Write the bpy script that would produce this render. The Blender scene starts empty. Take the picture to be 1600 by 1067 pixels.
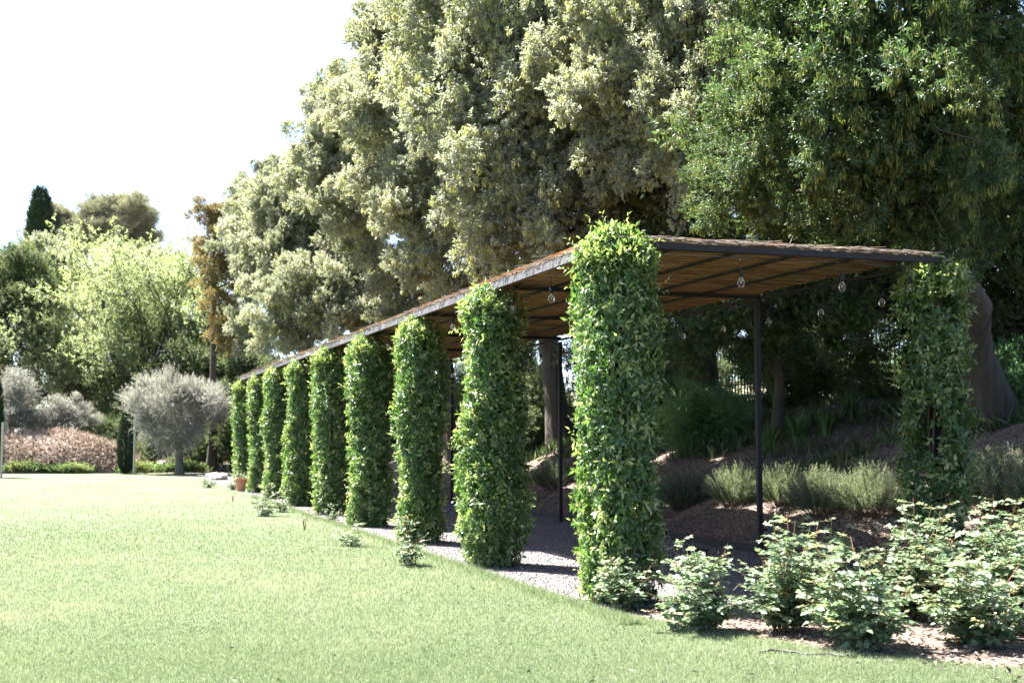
import bpy, math, random
import numpy as np
from mathutils import Vector

# ------------------------------------------------------------------ camera, sky, sun, exposure
sc = bpy.context.scene
COL = sc.collection
F_PX, PITCH, EYE = 2012.0, 0.0749, 1.5
cam_d = bpy.data.cameras.new('camera')
cam = bpy.data.objects.new('camera', cam_d); COL.objects.link(cam)
cam.location = (0, 0, EYE)
cam.rotation_euler = (math.pi / 2 + PITCH, 0, 0)
cam_d.sensor_width = 36.0
cam_d.lens = F_PX / 1600 * 36.0
cam_d.clip_start, cam_d.clip_end = 0.1, 6000
cam_d.dof.use_dof = True
cam_d.dof.focus_distance = 13.5
cam_d.dof.aperture_fstop = 3.2
sc.camera = cam

SUN_EL, SUN_AZ = math.radians(57), math.radians(-54)     # azimuth from +Y, negative = to the left
world = bpy.data.worlds.new('World'); sc.world = world; world.use_nodes = True
wn = world.node_tree.nodes; wl = world.node_tree.links
bg = wn['Background']
sky = wn.new('ShaderNodeTexSky'); sky.sky_type = 'NISHITA'; sky.sun_disc = False
sky.sun_elevation = SUN_EL; sky.sun_rotation = SUN_AZ
sky.air_density = 0.6; sky.dust_density = 1.1; sky.ozone_density = 1.6
wl.new(sky.outputs[0], bg.inputs[0]); bg.inputs[1].default_value = 0.06
sun_d = bpy.data.lights.new('sun', 'SUN'); sun_d.energy = 5.0; sun_d.angle = math.radians(0.53)
sun_d.color = (1.0, 0.955, 0.88)
sun = bpy.data.objects.new('sun', sun_d); COL.objects.link(sun)
sdir = Vector((math.sin(SUN_AZ) * math.cos(SUN_EL), math.cos(SUN_AZ) * math.cos(SUN_EL), math.sin(SUN_EL)))
sun.rotation_euler = sdir.to_track_quat('Z', 'Y').to_euler()
sun.location = sdir * 60
sc.view_settings.view_transform = 'Standard'
sc.view_settings.look = 'None'
sc.view_settings.exposure = 3.15
sc.view_settings.gamma = 1.0
sc.view_settings.use_curve_mapping = False
sc.cycles.max_bounces = 6
sc.cycles.diffuse_bounces = 3
sc.cycles.transmission_bounces = 4
sc.cycles.transparent_max_bounces = 6
sc.cycles.sample_clamp_indirect = 6.0
sc.cycles.use_denoising = True

rng = np.random.default_rng(11)
random.seed(5)

# ------------------------------------------------------------------ layout: pergola row coordinates
AX, AY, TH, SP, WID, ROOF = 0.984, 12.10, 0.3229, 3.624, 3.55, 3.31
RD = np.array([-math.sin(TH), math.cos(TH)]); PR = np.array([math.cos(TH), math.sin(TH)])
def RC(s, t, z=0.0):
    """s metres along the pergola from its near column, t metres across to the bank side"""
    p = np.array([AX, AY]) + RD * s + PR * t
    return Vector((p[0], p[1], z))
def to_st(x, y):
    dx, dy = x - AX, y - AY
    return dx * RD[0] + dy * RD[1], dx * PR[0] + dy * PR[1]
def at(px, py, Y):
    c, s = math.cos(PITCH), math.sin(PITCH)
    a, b = (px - 800) / F_PX, (533.5 - py) / F_PX
    d = Vector((a, c - b * s, s + b * c))
    d *= Y / d.y
    return Vector((d.x, d.y, d.z + EYE))

# ------------------------------------------------------------------ mesh helpers
def nrm(v):
    return v / np.maximum(np.linalg.norm(v, axis=-1, keepdims=True), 1e-9)

class Cloud:
    """collects triangles with a tone per face and a material slot per face; builds ONE mesh"""
    def __init__(self): self.V, self.F, self.T, self.M, self.n = [], [], [], [], 0
    def add(self, V, F, tone=0.5, mat=0):
        V = np.asarray(V, np.float32).reshape(-1, 3); F = np.asarray(F, np.int32).reshape(-1, 3)
        self.V.append(V); self.F.append(F + self.n); self.n += len(V)
        t = np.empty(len(F), np.float32); t[:] = tone
        self.T.append(t); self.M.append(np.full(len(F), mat, np.int32))
        return self
    def mesh(self, name, mats, smooth=False):
        V = np.concatenate(self.V); F = np.concatenate(self.F); T = np.concatenate(self.T); M = np.concatenate(self.M)
        me = bpy.data.meshes.new(name)
        me.vertices.add(len(V)); me.vertices.foreach_set('co', V.ravel())
        me.loops.add(F.size); me.loops.foreach_set('vertex_index', F.ravel())
        me.polygons.add(len(F)); me.polygons.foreach_set('loop_start', np.arange(0, F.size, 3, dtype=np.int32))
        me.polygons.foreach_set('material_index', M)
        me.polygons.foreach_set('use_smooth', np.full(len(F), smooth))
        for m in mats: me.materials.append(m)
        me.update(calc_edges=True)
        a = me.attributes.new('tone', 'FLOAT', 'FACE'); a.data.foreach_set('value', T)
        return me
    def leaves(self, P, D, N, L, W, tone, fine=False, fold=0.12, bend=0.12, mat=0, wide=0.45):
        n = len(P); L = np.broadcast_to(np.asarray(L, float), (n,))[:, None]; W = np.broadcast_to(np.asarray(W, float), (n,))[:, None]
        D = nrm(D); S = nrm(np.cross(D, N)); N = np.cross(S, D)
        if fine:
            v = np.stack([P, P + D * L * wide + S * W * .5 + N * (W * fold), P + D * L * wide - S * W * .5 + N * (W * fold),
                          P + D * L * (wide + .05) - N * (L * bend * .2), P + D * L - N * (L * bend)], 1)
            f = np.array([[0, 1, 3], [0, 3, 2], [1, 4, 3], [3, 4, 2]])
        else:
            v = np.stack([P, P + D * L * wide + S * W * .5 + N * (W * fold), P + D * L - N * (L * bend), P + D * L * wide - S * W * .5 + N * (W * fold)], 1)
            f = np.array([[0, 1, 2], [0, 2, 3]])
        k = v.shape[1]
        Fa = (np.arange(n)[:, None, None] * k + f[None]).reshape(-1, 3)
        t = np.repeat(np.broadcast_to(np.asarray(tone, float), (n,)), len(f))
        return self.add(v.reshape(-1, 3), Fa, t, mat)
    def sprays(self, O, A, ln, k, leafL, leafW, tone, spread=0.9, g=rng, fine=False, droop=0.0, mat=0, upn=0.6, jit=.25, fold=.12, bend=.12, wide=.45, tonej=.12):
        """k leaves set round each shoot (origin O, axis A)"""
        n = len(O); A = nrm(A)
        ref = np.where(np.abs(A[:, 2:3]) > .9, np.array([[1., 0, 0]]), np.array([[0, 0, 1.]]))
        X = nrm(np.cross(A, ref)); Y = np.cross(A, X)
        ph0 = g.uniform(0, 6.28, n); tone = np.broadcast_to(np.asarray(tone, float), (n,))
        ln = np.broadcast_to(np.asarray(ln, float), (n,))
        for j in range(k):
            ph = ph0 + j * 2.4 + g.normal(0, .3, n)
            rad = X * np.cos(ph)[:, None] + Y * np.sin(ph)[:, None]
            u = (j + .6) / k
            sp = spread * (1.15 - .55 * u)
            D = A * math.cos(sp) + rad * math.sin(sp) + g.normal(0, jit, (n, 3)); D[:, 2] -= droop
            N = A * .7 + g.normal(0, .35, (n, 3)) - rad * .2; N[:, 2] += upn
            P = O + A * (ln * u)[:, None]
            sc_ = g.uniform(.7, 1.15, n)
            self.leaves(P, D, N, leafL * sc_, leafW * sc_, np.clip(tone + g.normal(0, tonej, n), 0, 1), fine, fold, bend, mat, wide)
        return self
    def tube(self, pts, radii, sides=7, tone=0.5, mat=0, cap=False):
        pts = [np.array(p, float) for p in pts]; n = len(pts); V = []
        for i, p in enumerate(pts):
            d = pts[min(i + 1, n - 1)] - pts[max(i - 1, 0)]; d /= max(np.linalg.norm(d), 1e-9)
            ref = np.array([1., 0, 0]) if abs(d[2]) > .8 else np.array([0, 0, 1.])
            x = np.cross(d, ref); x /= np.linalg.norm(x); y = np.cross(d, x)
            a = np.arange(sides) / sides * 2 * math.pi
            V.append(p + radii[i] * (np.cos(a)[:, None] * x + np.sin(a)[:, None] * y))
        F = []
        for i in range(n - 1):
            for j in range(sides):
                a, b = i * sides + j, i * sides + (j + 1) % sides
                F += [[a, b, b + sides], [a, b + sides, a + sides]]
        V = np.concatenate(V)
        if cap:
            V = np.concatenate([V, [pts[0], pts[-1]]]); c0, c1 = n * sides, n * sides + 1
            for j in range(sides):
                F += [[c0, (j + 1) % sides, j], [c1, (n - 1) * sides + j, (n - 1) * sides + (j + 1) % sides]]
        return self.add(V, F, tone, mat)
    def box(self, c, sx, sy, sz, ux=(1, 0), tone=.5, mat=0):
        ux = np.array([ux[0], ux[1], 0.]); uy = np.array([-ux[1], ux[0], 0.]); uz = np.array([0, 0, 1.])
        V = [np.array(c) + ux * sx * a / 2 + uy * sy * b / 2 + uz * sz * d / 2 for a in (-1, 1) for b in (-1, 1) for d in (-1, 1)]
        Q = [(0, 1, 3, 2), (4, 6, 7, 5), (0, 4, 5, 1), (2, 3, 7, 6), (0, 2, 6, 4), (1, 5, 7, 3)]
        F = [t for q in Q for t in ((q[0], q[1], q[2]), (q[0], q[2], q[3]))]
        return self.add(V, F, tone, mat)
    def lathe(self, prof, c=(0, 0, 0), sides=16, tone=.5, mat=0):
        return self.tube([(c[0], c[1], c[2] + z) for r, z in prof], [r for r, z in prof], sides, tone, mat)

def obj(name, me, parent=None, loc=(0, 0, 0), rz=0.0, scale=1.0):
    o = bpy.data.objects.new(name, me); COL.objects.link(o)
    o.location = loc; o.rotation_euler = (0, 0, rz)
    o.scale = (scale,) * 3 if not hasattr(scale, '__len__') else scale
    if parent: o.parent = parent
    return o
def tag(o, label, cat, group=None):
    o['label'] = label; o['category'] = cat
    if group: o['group'] = group
    return o
def thing(name, label, cat, loc=(0, 0, 0), rz=0.0, group=None):
    o = obj(name, None, None, loc, rz); o.empty_display_size = .2
    return tag(o, label, cat, group)
def struct(o): o['kind'] = 'structure'; return o
def stuff(o, label=None, cat=None):
    o['kind'] = 'stuff'
    if label: o['label'] = label; o['category'] = cat
    return o

# ------------------------------------------------------------------ materials
def mat_new(name):
    m = bpy.data.materials.new(name); m.use_nodes = True
    nt = m.node_tree; nt.nodes.clear()
    out = nt.nodes.new('ShaderNodeOutputMaterial')
    return m, nt, out
def ramp(nt, stops, src, interp='LINEAR'):
    r = nt.nodes.new('ShaderNodeValToRGB'); r.color_ramp.interpolation = interp
    e = r.color_ramp.elements
    while len(e) < len(stops): e.new(.5)
    for x, (p, c) in zip(e, stops): x.position = p; x.color = (*c, 1)
    nt.links.new(src, r.inputs[0]); return r.outputs[0]
LEAF = {'climber_leaf': (.50, 1.2), 'climber_old_leaf': (.45, 1.2), 'rose_leaf': (.42, 1.1), 'oak_leaf': (.46, 1.35), 'oak_catkin': (.45, 1.3), 'near_oak_leaf': (.44, .95), 'bronze_leaf': (.45, 1.3),
        'fresh_green_leaf': (.5, 1.3), 'olive_leaf': (.38, .88), 'pine_needle': (.3, 1.2), 'shrub_leaf': (.48, 1.7), 'thicket_leaf': (.42, 1.25), 'rosemary_needle': (.4, 1.3), 'strap_leaf': (.5, 1.4), 'grass_blade': (.38, 1.5), 'weed_leaf': (.48, 1.3), 'dry_grass': (.4, 1.2)}
def leaf_mat(name, stops, trans=.35, rough=.42, spec=.5, tcol=(1.08, 1.15, .68)):
    # a leaf reflects and transmits about the same share of the light that strikes it
    trans, gain = LEAF.get(name, (trans, 1.0))
    stops = [(p, tuple(min(.8, v * gain) for v in c)) for p, c in stops]
    m, nt, out = mat_new(name); L = nt.links.new
    a = nt.nodes.new('ShaderNodeAttribute'); a.attribute_name = 'tone'
    col = ramp(nt, stops, a.outputs['Fac'])
    p = nt.nodes.new('ShaderNodeBsdfPrincipled'); p.inputs['Roughness'].default_value = rough
    p.inputs['Specular IOR Level'].default_value = spec
    L(col, p.inputs['Base Color'])
    t = nt.nodes.new('ShaderNodeBsdfTranslucent')
    mul = nt.nodes.new('ShaderNodeMix'); mul.data_type = 'RGBA'; mul.blend_type = 'MULTIPLY'; mul.inputs[0].default_value = 1
    L(col, mul.inputs[6]); mul.inputs[7].default_value = (*tcol, 1); L(mul.outputs[2], t.inputs[0])
    mx = nt.nodes.new('ShaderNodeMixShader'); mx.inputs[0].default_value = trans
    L(p.outputs[0], mx.inputs[1]); L(t.outputs[0], mx.inputs[2]); L(mx.outputs[0], out.inputs[0])
    return m
def noise(nt, scale, detail=5, rough=.6, vec=None, kind='ShaderNodeTexNoise'):
    n = nt.nodes.new(kind); n.inputs['Scale'].default_value = scale
    if kind == 'ShaderNodeTexNoise': n.inputs['Detail'].default_value = detail; n.inputs['Roughness'].default_value = rough
    if vec is not None: nt.links.new(vec, n.inputs['Vector'])
    return n
def obj_coords(nt, scale=(1, 1, 1)):
    tc = nt.nodes.new('ShaderNodeTexCoord'); mp = nt.nodes.new('ShaderNodeMapping'); mp.inputs['Scale'].default_value = scale
    nt.links.new(tc.outputs['Object'], mp.inputs[0]); return mp.outputs[0]
def solid_mat(name, stops, scale=6, stretch=(1, 1, 1), rough=.8, bump=.3, metallic=0.0, bdist=.02, spec=.4):
    m, nt, out = mat_new(name); L = nt.links.new
    v = obj_coords(nt, stretch); n = noise(nt, scale, 6, .65, v)
    p = nt.nodes.new('ShaderNodeBsdfPrincipled')
    L(ramp(nt, stops, n.outputs['Fac']), p.inputs['Base Color'])
    p.inputs['Roughness'].default_value = rough; p.inputs['Metallic'].default_value = metallic
    p.inputs['Specular IOR Level'].default_value = spec
    b = nt.nodes.new('ShaderNodeBump'); b.inputs['Strength'].default_value = bump; b.inputs['Distance'].default_value = bdist
    L(n.outputs['Fac'], b.inputs['Height']); L(b.outputs[0], p.inputs['Normal']); L(p.outputs[0], out.inputs[0])
    return m
def tone_mat(name, stops, rough=.8, trans=0.0, tcol=(1, 1, 1), spec=.3):
    return leaf_mat(name, stops, trans, rough, spec, tcol)

M = {}
M['climber'] = leaf_mat('climber_leaf', [(0, (.024, .060, .016)), (.5, (.064, .126, .032)), (.8, (.15, .21, .065)), (1, (.30, .32, .15))], .34, .36, .9)
M['climber_red'] = leaf_mat('climber_old_leaf', [(0, (.30, .02, .015)), (.6, (.42, .07, .02)), (1, (.5, .32, .05))], .3, .4, .5)
M['rose'] = leaf_mat('rose_leaf', [(0, (.075, .12, .070)), (.5, (.145, .20, .120)), (.85, (.22, .27, .155)), (1, (.34, .28, .15))], .28, .40, .55, (1.0, 1.1, .82))
M['oak'] = leaf_mat('oak_leaf', [(0, (.10, .114, .082)), (.5, (.195, .212, .162)), (.8, (.285, .288, .228)), (1, (.38, .365, .295))], .30, .5, .35, (1.05, 1.05, .82))
M['catkin'] = leaf_mat('oak_catkin', [(0, (.25, .25, .11)), (1, (.42, .41, .22))], .3, .8, .1)
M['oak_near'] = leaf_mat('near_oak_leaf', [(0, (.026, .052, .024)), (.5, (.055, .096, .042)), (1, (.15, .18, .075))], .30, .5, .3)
M['oak_brown'] = leaf_mat('bronze_leaf', [(0, (.07, .055, .02)), (.5, (.15, .105, .04)), (1, (.24, .18, .07))], .3, .5, .3)
M['ash'] = leaf_mat('fresh_green_leaf', [(0, (.11, .135, .075)), (.5, (.19, .215, .130)), (1, (.30, .315, .215))], .36, .5, .3)
M['olive'] = leaf_mat('olive_leaf', [(0, (.15, .155, .13)), (.5, (.29, .29, .26)), (1, (.46, .45, .41))], .25, .5, .4, (1.0, 1.0, .9))
M['cypress'] = leaf_mat('cypress_leaf', [(0, (.012, .028, .014)), (1, (.040, .070, .032))], .1, .6, .3)
M['pine'] = leaf_mat('pine_needle', [(0, (.12, .125, .11)), (.5, (.21, .205, .175)), (1, (.29, .28, .23))], .2, .6, .3)
M['shrub'] = leaf_mat('shrub_leaf', [(0, (.035, .075, .032)), (.5, (.070, .135, .055)), (1, (.14, .20, .09))], .28, .45, .45)
M['thicket'] = leaf_mat('thicket_leaf', [(0, (.035, .052, .024)), (.5, (.075, .095, .045)), (1, (.15, .16, .085))], .2, .6, .3)
M['rosemary'] = leaf_mat('rosemary_needle', [(0, (.06, .078, .052)), (.5, (.115, .132, .095)), (1, (.21, .225, .17))], .15, .5, .3)
M['strap'] = leaf_mat('strap_leaf', [(0, (.03, .075, .025)), (.6, (.06, .13, .04)), (1, (.22, .25, .08))], .35, .4, .45)
M['grass'] = leaf_mat('grass_blade', [(0, (.065, .095, .046)), (.45, (.122, .150, .088)), (.8, (.175, .190, .130)), (1, (.26, .25, .195))], .30, .6, .12, (1.0, 1.08, .8))
M['weed'] = leaf_mat('weed_leaf', [(0, (.04, .07, .03)), (.6, (.085, .12, .055)), (1, (.24, .22, .13))], .35, .5, .3)
M['dry'] = leaf_mat('dry_grass', [(0, (.18, .14, .115)), (.5, (.31, .255, .215)), (1, (.46, .39, .335))], .25, .8, .1, (1, 1, 1))
M['bark'] = solid_mat('bark', [(.25, (.030, .024, .018)), (.6, (.075, .060, .046)), (.85, (.13, .11, .09))], 9, (1, 1, .22), .9, 1.0, bdist=.05)
M['bark_grey'] = solid_mat('grey_bark', [(.25, (.08, .065, .05)), (.6, (.17, .145, .12)), (.85, (.28, .25, .21))], 8, (1, 1, .3), .9, .8, bdist=.04)
M['twig'] = tone_mat('twig', [(0, (.045, .032, .020)), (1, (.13, .085, .05))], .8)
M['cane'] = tone_mat('rose_cane', [(0, (.08, .10, .035)), (1, (.26, .11, .05))], .6)
M['chip'] = tone_mat('mulch_chip', [(0, (.045, .034, .027)), (.5, (.13, .10, .083)), (1, (.29, .245, .21))], .85)
M['stone'] = tone_mat('gravel_stone', [(0, (.06, .056, .056)), (.5, (.12, .112, .111)), (1, (.22, .208, .205))], .8)
M['reed'] = tone_mat('reed', [(0, (.13, .080, .038)), (.5, (.27, .175, .085)), (1, (.42, .31, .19))], .8, .4, (1.2, .95, .6))
M['old_reed'] = tone_mat('weathered_reed', [(0, (.06, .044, .034)), (.5, (.125, .098, .08)), (1, (.24, .20, .17))], .85, .2)
M['light_stop'] = tone_mat('light_stop_sheet', [(0, (.26, .16, .075)), (1, (.38, .24, .11))], .8, .7, (1.15, .95, .65))  # for the added sheet over the reeds; translucent so the underside glows warm
M['black'] = solid_mat('black_steel', [(.3, (.007, .007, .008)), (.8, (.017, .017, .019))], 30, (1, 1, 1), .6, .1, .0, .002, .25)
M['grey_steel'] = solid_mat('weathered_steel', [(.3, (.05, .046, .050)), (.75, (.12, .11, .115))], 14, (1, 1, 1), .6, .15, .0, .003, .5)
M['terracotta'] = solid_mat('terracotta', [(.3, (.42, .17, .10)), (.8, (.58, .28, .18))], 9, (1, 1, 1), .85, .1)
M['pale_wood'] = solid_mat('pale_wood', [(.3, (.42, .36, .28)), (.8, (.62, .56, .46))], 10, (1, 1, .1), .8, .2)
M['rock'] = solid_mat('pale_rock', [(.3, (.34, .30, .27)), (.8, (.58, .54, .50))], 5, (1, 1, 1), .9, .6)
M['hose'] = solid_mat('hose', [(.3, (.02, .02, .022)), (.8, (.05, .048, .048))], 40, (1, 1, 1), .6, .1)
def glass_mat():
    m, nt, out = mat_new('bulb_glass')
    p = nt.nodes.new('ShaderNodeBsdfPrincipled'); p.inputs['Transmission Weight'].default_value = 1; p.inputs['IOR'].default_value = 1.25
    p.inputs['Roughness'].default_value = .03; p.inputs['Base Color'].default_value = (1, .97, .92, 1)
    nt.links.new(p.outputs[0], out.inputs[0]); return m
M['glass'] = glass_mat()

def lawn_mat():
    m, nt, out = mat_new('lawn'); L = nt.links.new
    v = obj_coords(nt)
    n1 = noise(nt, .35, 4, .6, v); n2 = noise(nt, 60, 4, .7, v); n3 = noise(nt, 3.2, 5, .65, v)
    c1 = ramp(nt, [(.30, (.070, .092, .047)), (.55, (.092, .110, .063)), (.75, (.13, .134, .089))], n1.outputs['Fac'])
    c2 = ramp(nt, [(.30, (.45, .5, .42)), (.6, (1, 1, 1)), (.8, (1.5, 1.4, 1.5))], n2.outputs['Fac'])
    c3 = ramp(nt, [(.32, (.76, .86, .74)), (.7, (1.12, 1.06, 1.1))], n3.outputs['Fac'])
    a = nt.nodes.new('ShaderNodeMix'); a.data_type = 'RGBA'; a.blend_type = 'MULTIPLY'; a.inputs[0].default_value = .7
    L(c1, a.inputs[6]); L(c2, a.inputs[7])
    b = nt.nodes.new('ShaderNodeMix'); b.data_type = 'RGBA'; b.blend_type = 'MULTIPLY'; b.inputs[0].default_value = .9
    L(a.outputs[2], b.inputs[6]); L(c3, b.inputs[7])
    p = nt.nodes.new('ShaderNodeBsdfPrincipled'); p.inputs['Roughness'].default_value = .8; p.inputs['Specular IOR Level'].default_value = .15
    L(b.outputs[2], p.inputs['Base Color'])
    bp = nt.nodes.new('ShaderNodeBump'); bp.inputs['Strength'].default_value = .6; bp.inputs['Distance'].default_value = .02
    L(n2.outputs['Fac'], bp.inputs['Height']); L(bp.outputs[0], p.inputs['Normal']); L(p.outputs[0], out.inputs[0])
    return m
M['lawn'] = lawn_mat()
def grain_mat(name, stops, vscale, nscale, big, bump=.5, bdist=.006):
    m, nt, out = mat_new(name); L = nt.links.new
    v = obj_coords(nt)
    vo = noise(nt, vscale, vec=v, kind='ShaderNodeTexVoronoi'); n1 = noise(nt, nscale, 5, .65, v)
    sep = nt.nodes.new('ShaderNodeSeparateColor'); L(vo.outputs['Color'], sep.inputs[0])
    c = ramp(nt, stops, sep.outputs[0])
    c2 = ramp(nt, big, n1.outputs['Fac'])
    a = nt.nodes.new('ShaderNodeMix'); a.data_type = 'RGBA'; a.blend_type = 'MULTIPLY'; a.inputs[0].default_value = 1
    L(c, a.inputs[6]); L(c2, a.inputs[7])
    p = nt.nodes.new('ShaderNodeBsdfPrincipled'); p.inputs['Roughness'].default_value = .9; p.inputs['Specular IOR Level'].default_value = .2
    L(a.outputs[2], p.inputs['Base Color'])
    bp = nt.nodes.new('ShaderNodeBump'); bp.inputs['Strength'].default_value = bump; bp.inputs['Distance'].default_value = bdist; bp.invert = True
    L(vo.outputs['Distance'], bp.inputs['Height']); L(bp.outputs[0], p.inputs['Normal']); L(p.outputs[0], out.inputs[0])
    return m
M['gravel'] = grain_mat('gravel', [(0, (.048, .045, .046)), (.5, (.090, .084, .085)), (1, (.155, .146, .146))], 75, 1.3, [(.3, (.85, .84, .85)), (.7, (1.05, 1.02, 1))], .06, .003)
M['mulch'] = grain_mat('mulch', [(0, (.055, .042, .034)), (.5, (.12, .092, .076)), (1, (.22, .18, .152))], 38, 1.1, [(.3, (.75, .72, .7)), (.7, (1.1, 1.05, 1))])
M['earth'] = grain_mat('dry_earth', [(0, (.09, .08, .055)), (.5, (.13, .118, .08)), (1, (.18, .165, .12))], 9, .2, [(.3, (.8, .85, .7)), (.7, (1.1, 1.05, 1))])

# ------------------------------------------------------------------ ground, lawn, path, bed, bank
def bank_h(s, t):
    """height of the planted bank across t; flat on the pergola side"""
    u = np.maximum(np.asarray(t, float) - 3.78, 0)
    h = 2.75 * (1 - np.exp(-(u / 5.2) ** 1.25)) * 1.12
    far = np.maximum(u - 9, 0)
    h = h + .09 * far
    w = .10 * np.sin(s * .9 + t * .6) + .07 * np.sin(s * 1.9 - t * 1.3) + .05 * np.sin(s * 3.3 + t * 2.7)
    return h + w * np.clip(u / 1.2, 0, 1)
def gz(x, y):
    s, t = to_st(x, y); return float(bank_h(s, t)) if t > 3.78 else 0.0
def sheet(name, poly, z, m):
    c = Cloud(); n = len(poly)
    ctr = np.mean(np.array([(p[0], p[1]) for p in poly]), 0)
    V = [(p[0], p[1], z) for p in poly] + [(ctr[0], ctr[1], z)]
    c.add(V, [(i, (i + 1) % n, n) for i in range(n)])
    return struct(obj(name, c.mesh(name, [m])))
sheet('ground', [(-1500, -300), (1500, -300), (1500, 3000), (-1500, 3000)], -.02, M['earth'])
ledge = [RC(46, -.42), RC(20, -.45), RC(6, -.45), RC(0.2, -.5), Vector((.95, 11.2, 0)), Vector((1.32, 10.65, 0)), Vector((1.80, 9.95, 0)), Vector((2.3, 9.27, 0)), Vector((3.4, 8.45, 0)), Vector((5.2, 7.7, 0)), Vector((9, 6.6, 0)), Vector((9, -12, 0)), Vector((-40, -12, 0)), Vector((-40, 52, 0)), Vector((-22, 54.5, 0)), Vector((-15.5, 55.4, 0))]
def poly_sheet(name, poly, z, m):
    import bmesh
    bm = bmesh.new(); vs = [bm.verts.new((p[0], p[1], z)) for p in poly]; bm.faces.new(vs)
    bmesh.ops.triangulate(bm, faces=bm.faces[:]); bm.normal_update(); bm.faces.ensure_lookup_table()
    if bm.faces[0].normal.z < 0: bmesh.ops.reverse_faces(bm, faces=bm.faces[:])
    me = bpy.data.meshes.new(name); bm.to_mesh(me); bm.free(); me.materials.append(m)
    return struct(obj(name, me))
poly_sheet('lawn', ledge, 0.0, M['lawn'])
poly_sheet('path', [RC(-1.1, 3.8), RC(47, 3.8), RC(47, -.8), RC(20, -.75), RC(6, -.75), RC(.3, -.6), RC(-1.1, .5)], -.012, M['gravel'])
# lawn lies 12 mm above the gravel; the bed lies under both
poly_sheet('flower_bed', [RC(-1.0, 3.9), RC(-1.0, .3), Vector((.9, 11.3, 0)), Vector((1.2, 10.3, 0)), Vector((2, 8.9, 0)), Vector((3.2, 8.0, 0)), Vector((9, 6.2, 0)), Vector((14, 8, 0)), Vector((10, 14, 0))], -.006, M['mulch'])
# bank as a grid
def build_bank():
    ss = np.concatenate([np.arange(-14, 18, .25), np.arange(18, 75, .8)]); tt = np.concatenate([np.arange(3.78, 11, .22), np.arange(11, 60, 1.5), np.arange(60, 320, 20)])
    S, T = np.meshgrid(ss, tt, indexing='ij')
    H = bank_h(S, T); H = H + rng.normal(0, .012, H.shape) * (T > 4)
    X = AX + RD[0] * S + PR[0] * T; Y = AY + RD[1] * S + PR[1] * T
    H[:, 0] = -.03
    V = np.stack([X, Y, H], -1).reshape(-1, 3); n, m = S.shape
    i = (np.arange(n - 1)[:, None] * m + np.arange(m - 1)[None]).ravel()
    F = np.concatenate([np.stack([i, i + m, i + m + 1], 1), np.stack([i, i + m + 1, i + 1], 1)])
    F = F[:, ::-1]
    c = Cloud(); c.add(V, F)
    me = c.mesh('bank', [M['mulch'], M['earth']], True)
    tm = T.reshape(-1)[F[:, 0]]
    me.polygons.foreach_set('material_index', (tm > 11.5).astype(np.int32))
    return struct(obj('bank', me))
build_bank()
# steel edging between gravel and bank
def build_edging():
    c = Cloud()
    for k in range(12):
        p = RC(-1.1 + k * 4 + 2, 3.76, .035); c.box(p, 3.97, .012, .10, ux=RD)
    return struct(obj('path_edging', c.mesh('edging', [M['black']])))
build_edging()

# gravel stones, mulch chips, lawn blades: uncountable
def build_gravel():
    n = 26000; s = -1 + 26 * rng.random(n) ** 1.5; t = rng.uniform(-.55, 3.7, n)
    P = np.stack([AX + RD[0] * s + PR[0] * t, AY + RD[1] * s + PR[1] * t, np.full(n, -.012)], 1)
    r = rng.uniform(.006, .015, n)[:, None]; a = rng.uniform(0, 6.28, n)
    c = Cloud(); tri = [P + r * np.stack([np.cos(a + k * 2.09), np.sin(a + k * 2.09), np.zeros(n)], 1) for k in range(3)]
    top = P + np.stack([rng.normal(0, .003, n), rng.normal(0, .003, n), r[:, 0] * 1.1], 1)
    V = np.stack(tri + [top], 1).reshape(-1, 3); i = np.arange(n)[:, None, None] * 4
    F = (i + np.array([[0, 1, 3], [1, 2, 3], [2, 0, 3]])[None]).reshape(-1, 3)
    c.add(V, F, np.repeat(rng.random(n), 3))
    stuff(obj('gravel_stones', c.mesh('gravel_stones', [M['stone']])), 'loose pale gravel under the pergola', 'gravel')
build_gravel()
def build_chips():
    c = Cloud()
    n = 62000; s = -6 + 34 * rng.random(n) ** 1.6; t = 3.8 + 6.5 * rng.random(n) ** 1.2
    x = AX + RD[0] * s + PR[0] * t; y = AY + RD[1] * s + PR[1] * t
    z = bank_h(s, t) + .012
    n2 = 7000; x2 = rng.uniform(.9, 7, n2); y2 = rng.uniform(7.6, 12.4, n2)
    ok = ((x2 - 1.0) * 1.0 + (y2 - 11.2) * .62 > .08) & ((y2 - 11.5) < (x2 - 1.0) * .9)
    s2, t2 = to_st(x2, y2); ok &= (t2 < 3.7) & (s2 < -.5)
    x = np.concatenate([x, x2[ok]]); y = np.concatenate([y, y2[ok]]); z = np.concatenate([z, np.full(ok.sum(), .004)])
    m = len(x); P = np.stack([x, y, z], 1)
    D = np.stack([rng.normal(0, 1, m), rng.normal(0, 1, m), rng.normal(.1, .3, m)], 1)
    N = np.stack([rng.normal(-.35, .35, m), rng.normal(-.1, .35, m), np.ones(m)], 1)
    c.leaves(P, D, N, rng.uniform(.025, .07, m), rng.uniform(.012, .03, m), np.clip(rng.normal(.5, .25, m), 0, 1), fold=.3, bend=.15)
    stuff(obj('mulch_litter', c.mesh('mulch_litter', [M['chip']])), 'wood chips and dead leaves lying on the bank', 'mulch')
build_chips()
def inside_lawn(x, y):
    ins = np.zeros(len(x), bool); n = len(ledge)
    for i in range(n):
        x1, y1 = ledge[i][0], ledge[i][1]; x2, y2 = ledge[(i + 1) % n][0], ledge[(i + 1) % n][1]
        cnd = ((y1 > y) != (y2 > y)) & (x < (x2 - x1) * (y - y1) / (y2 - y1 + 1e-12) + x1)
        ins ^= cnd
    return ins
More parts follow.
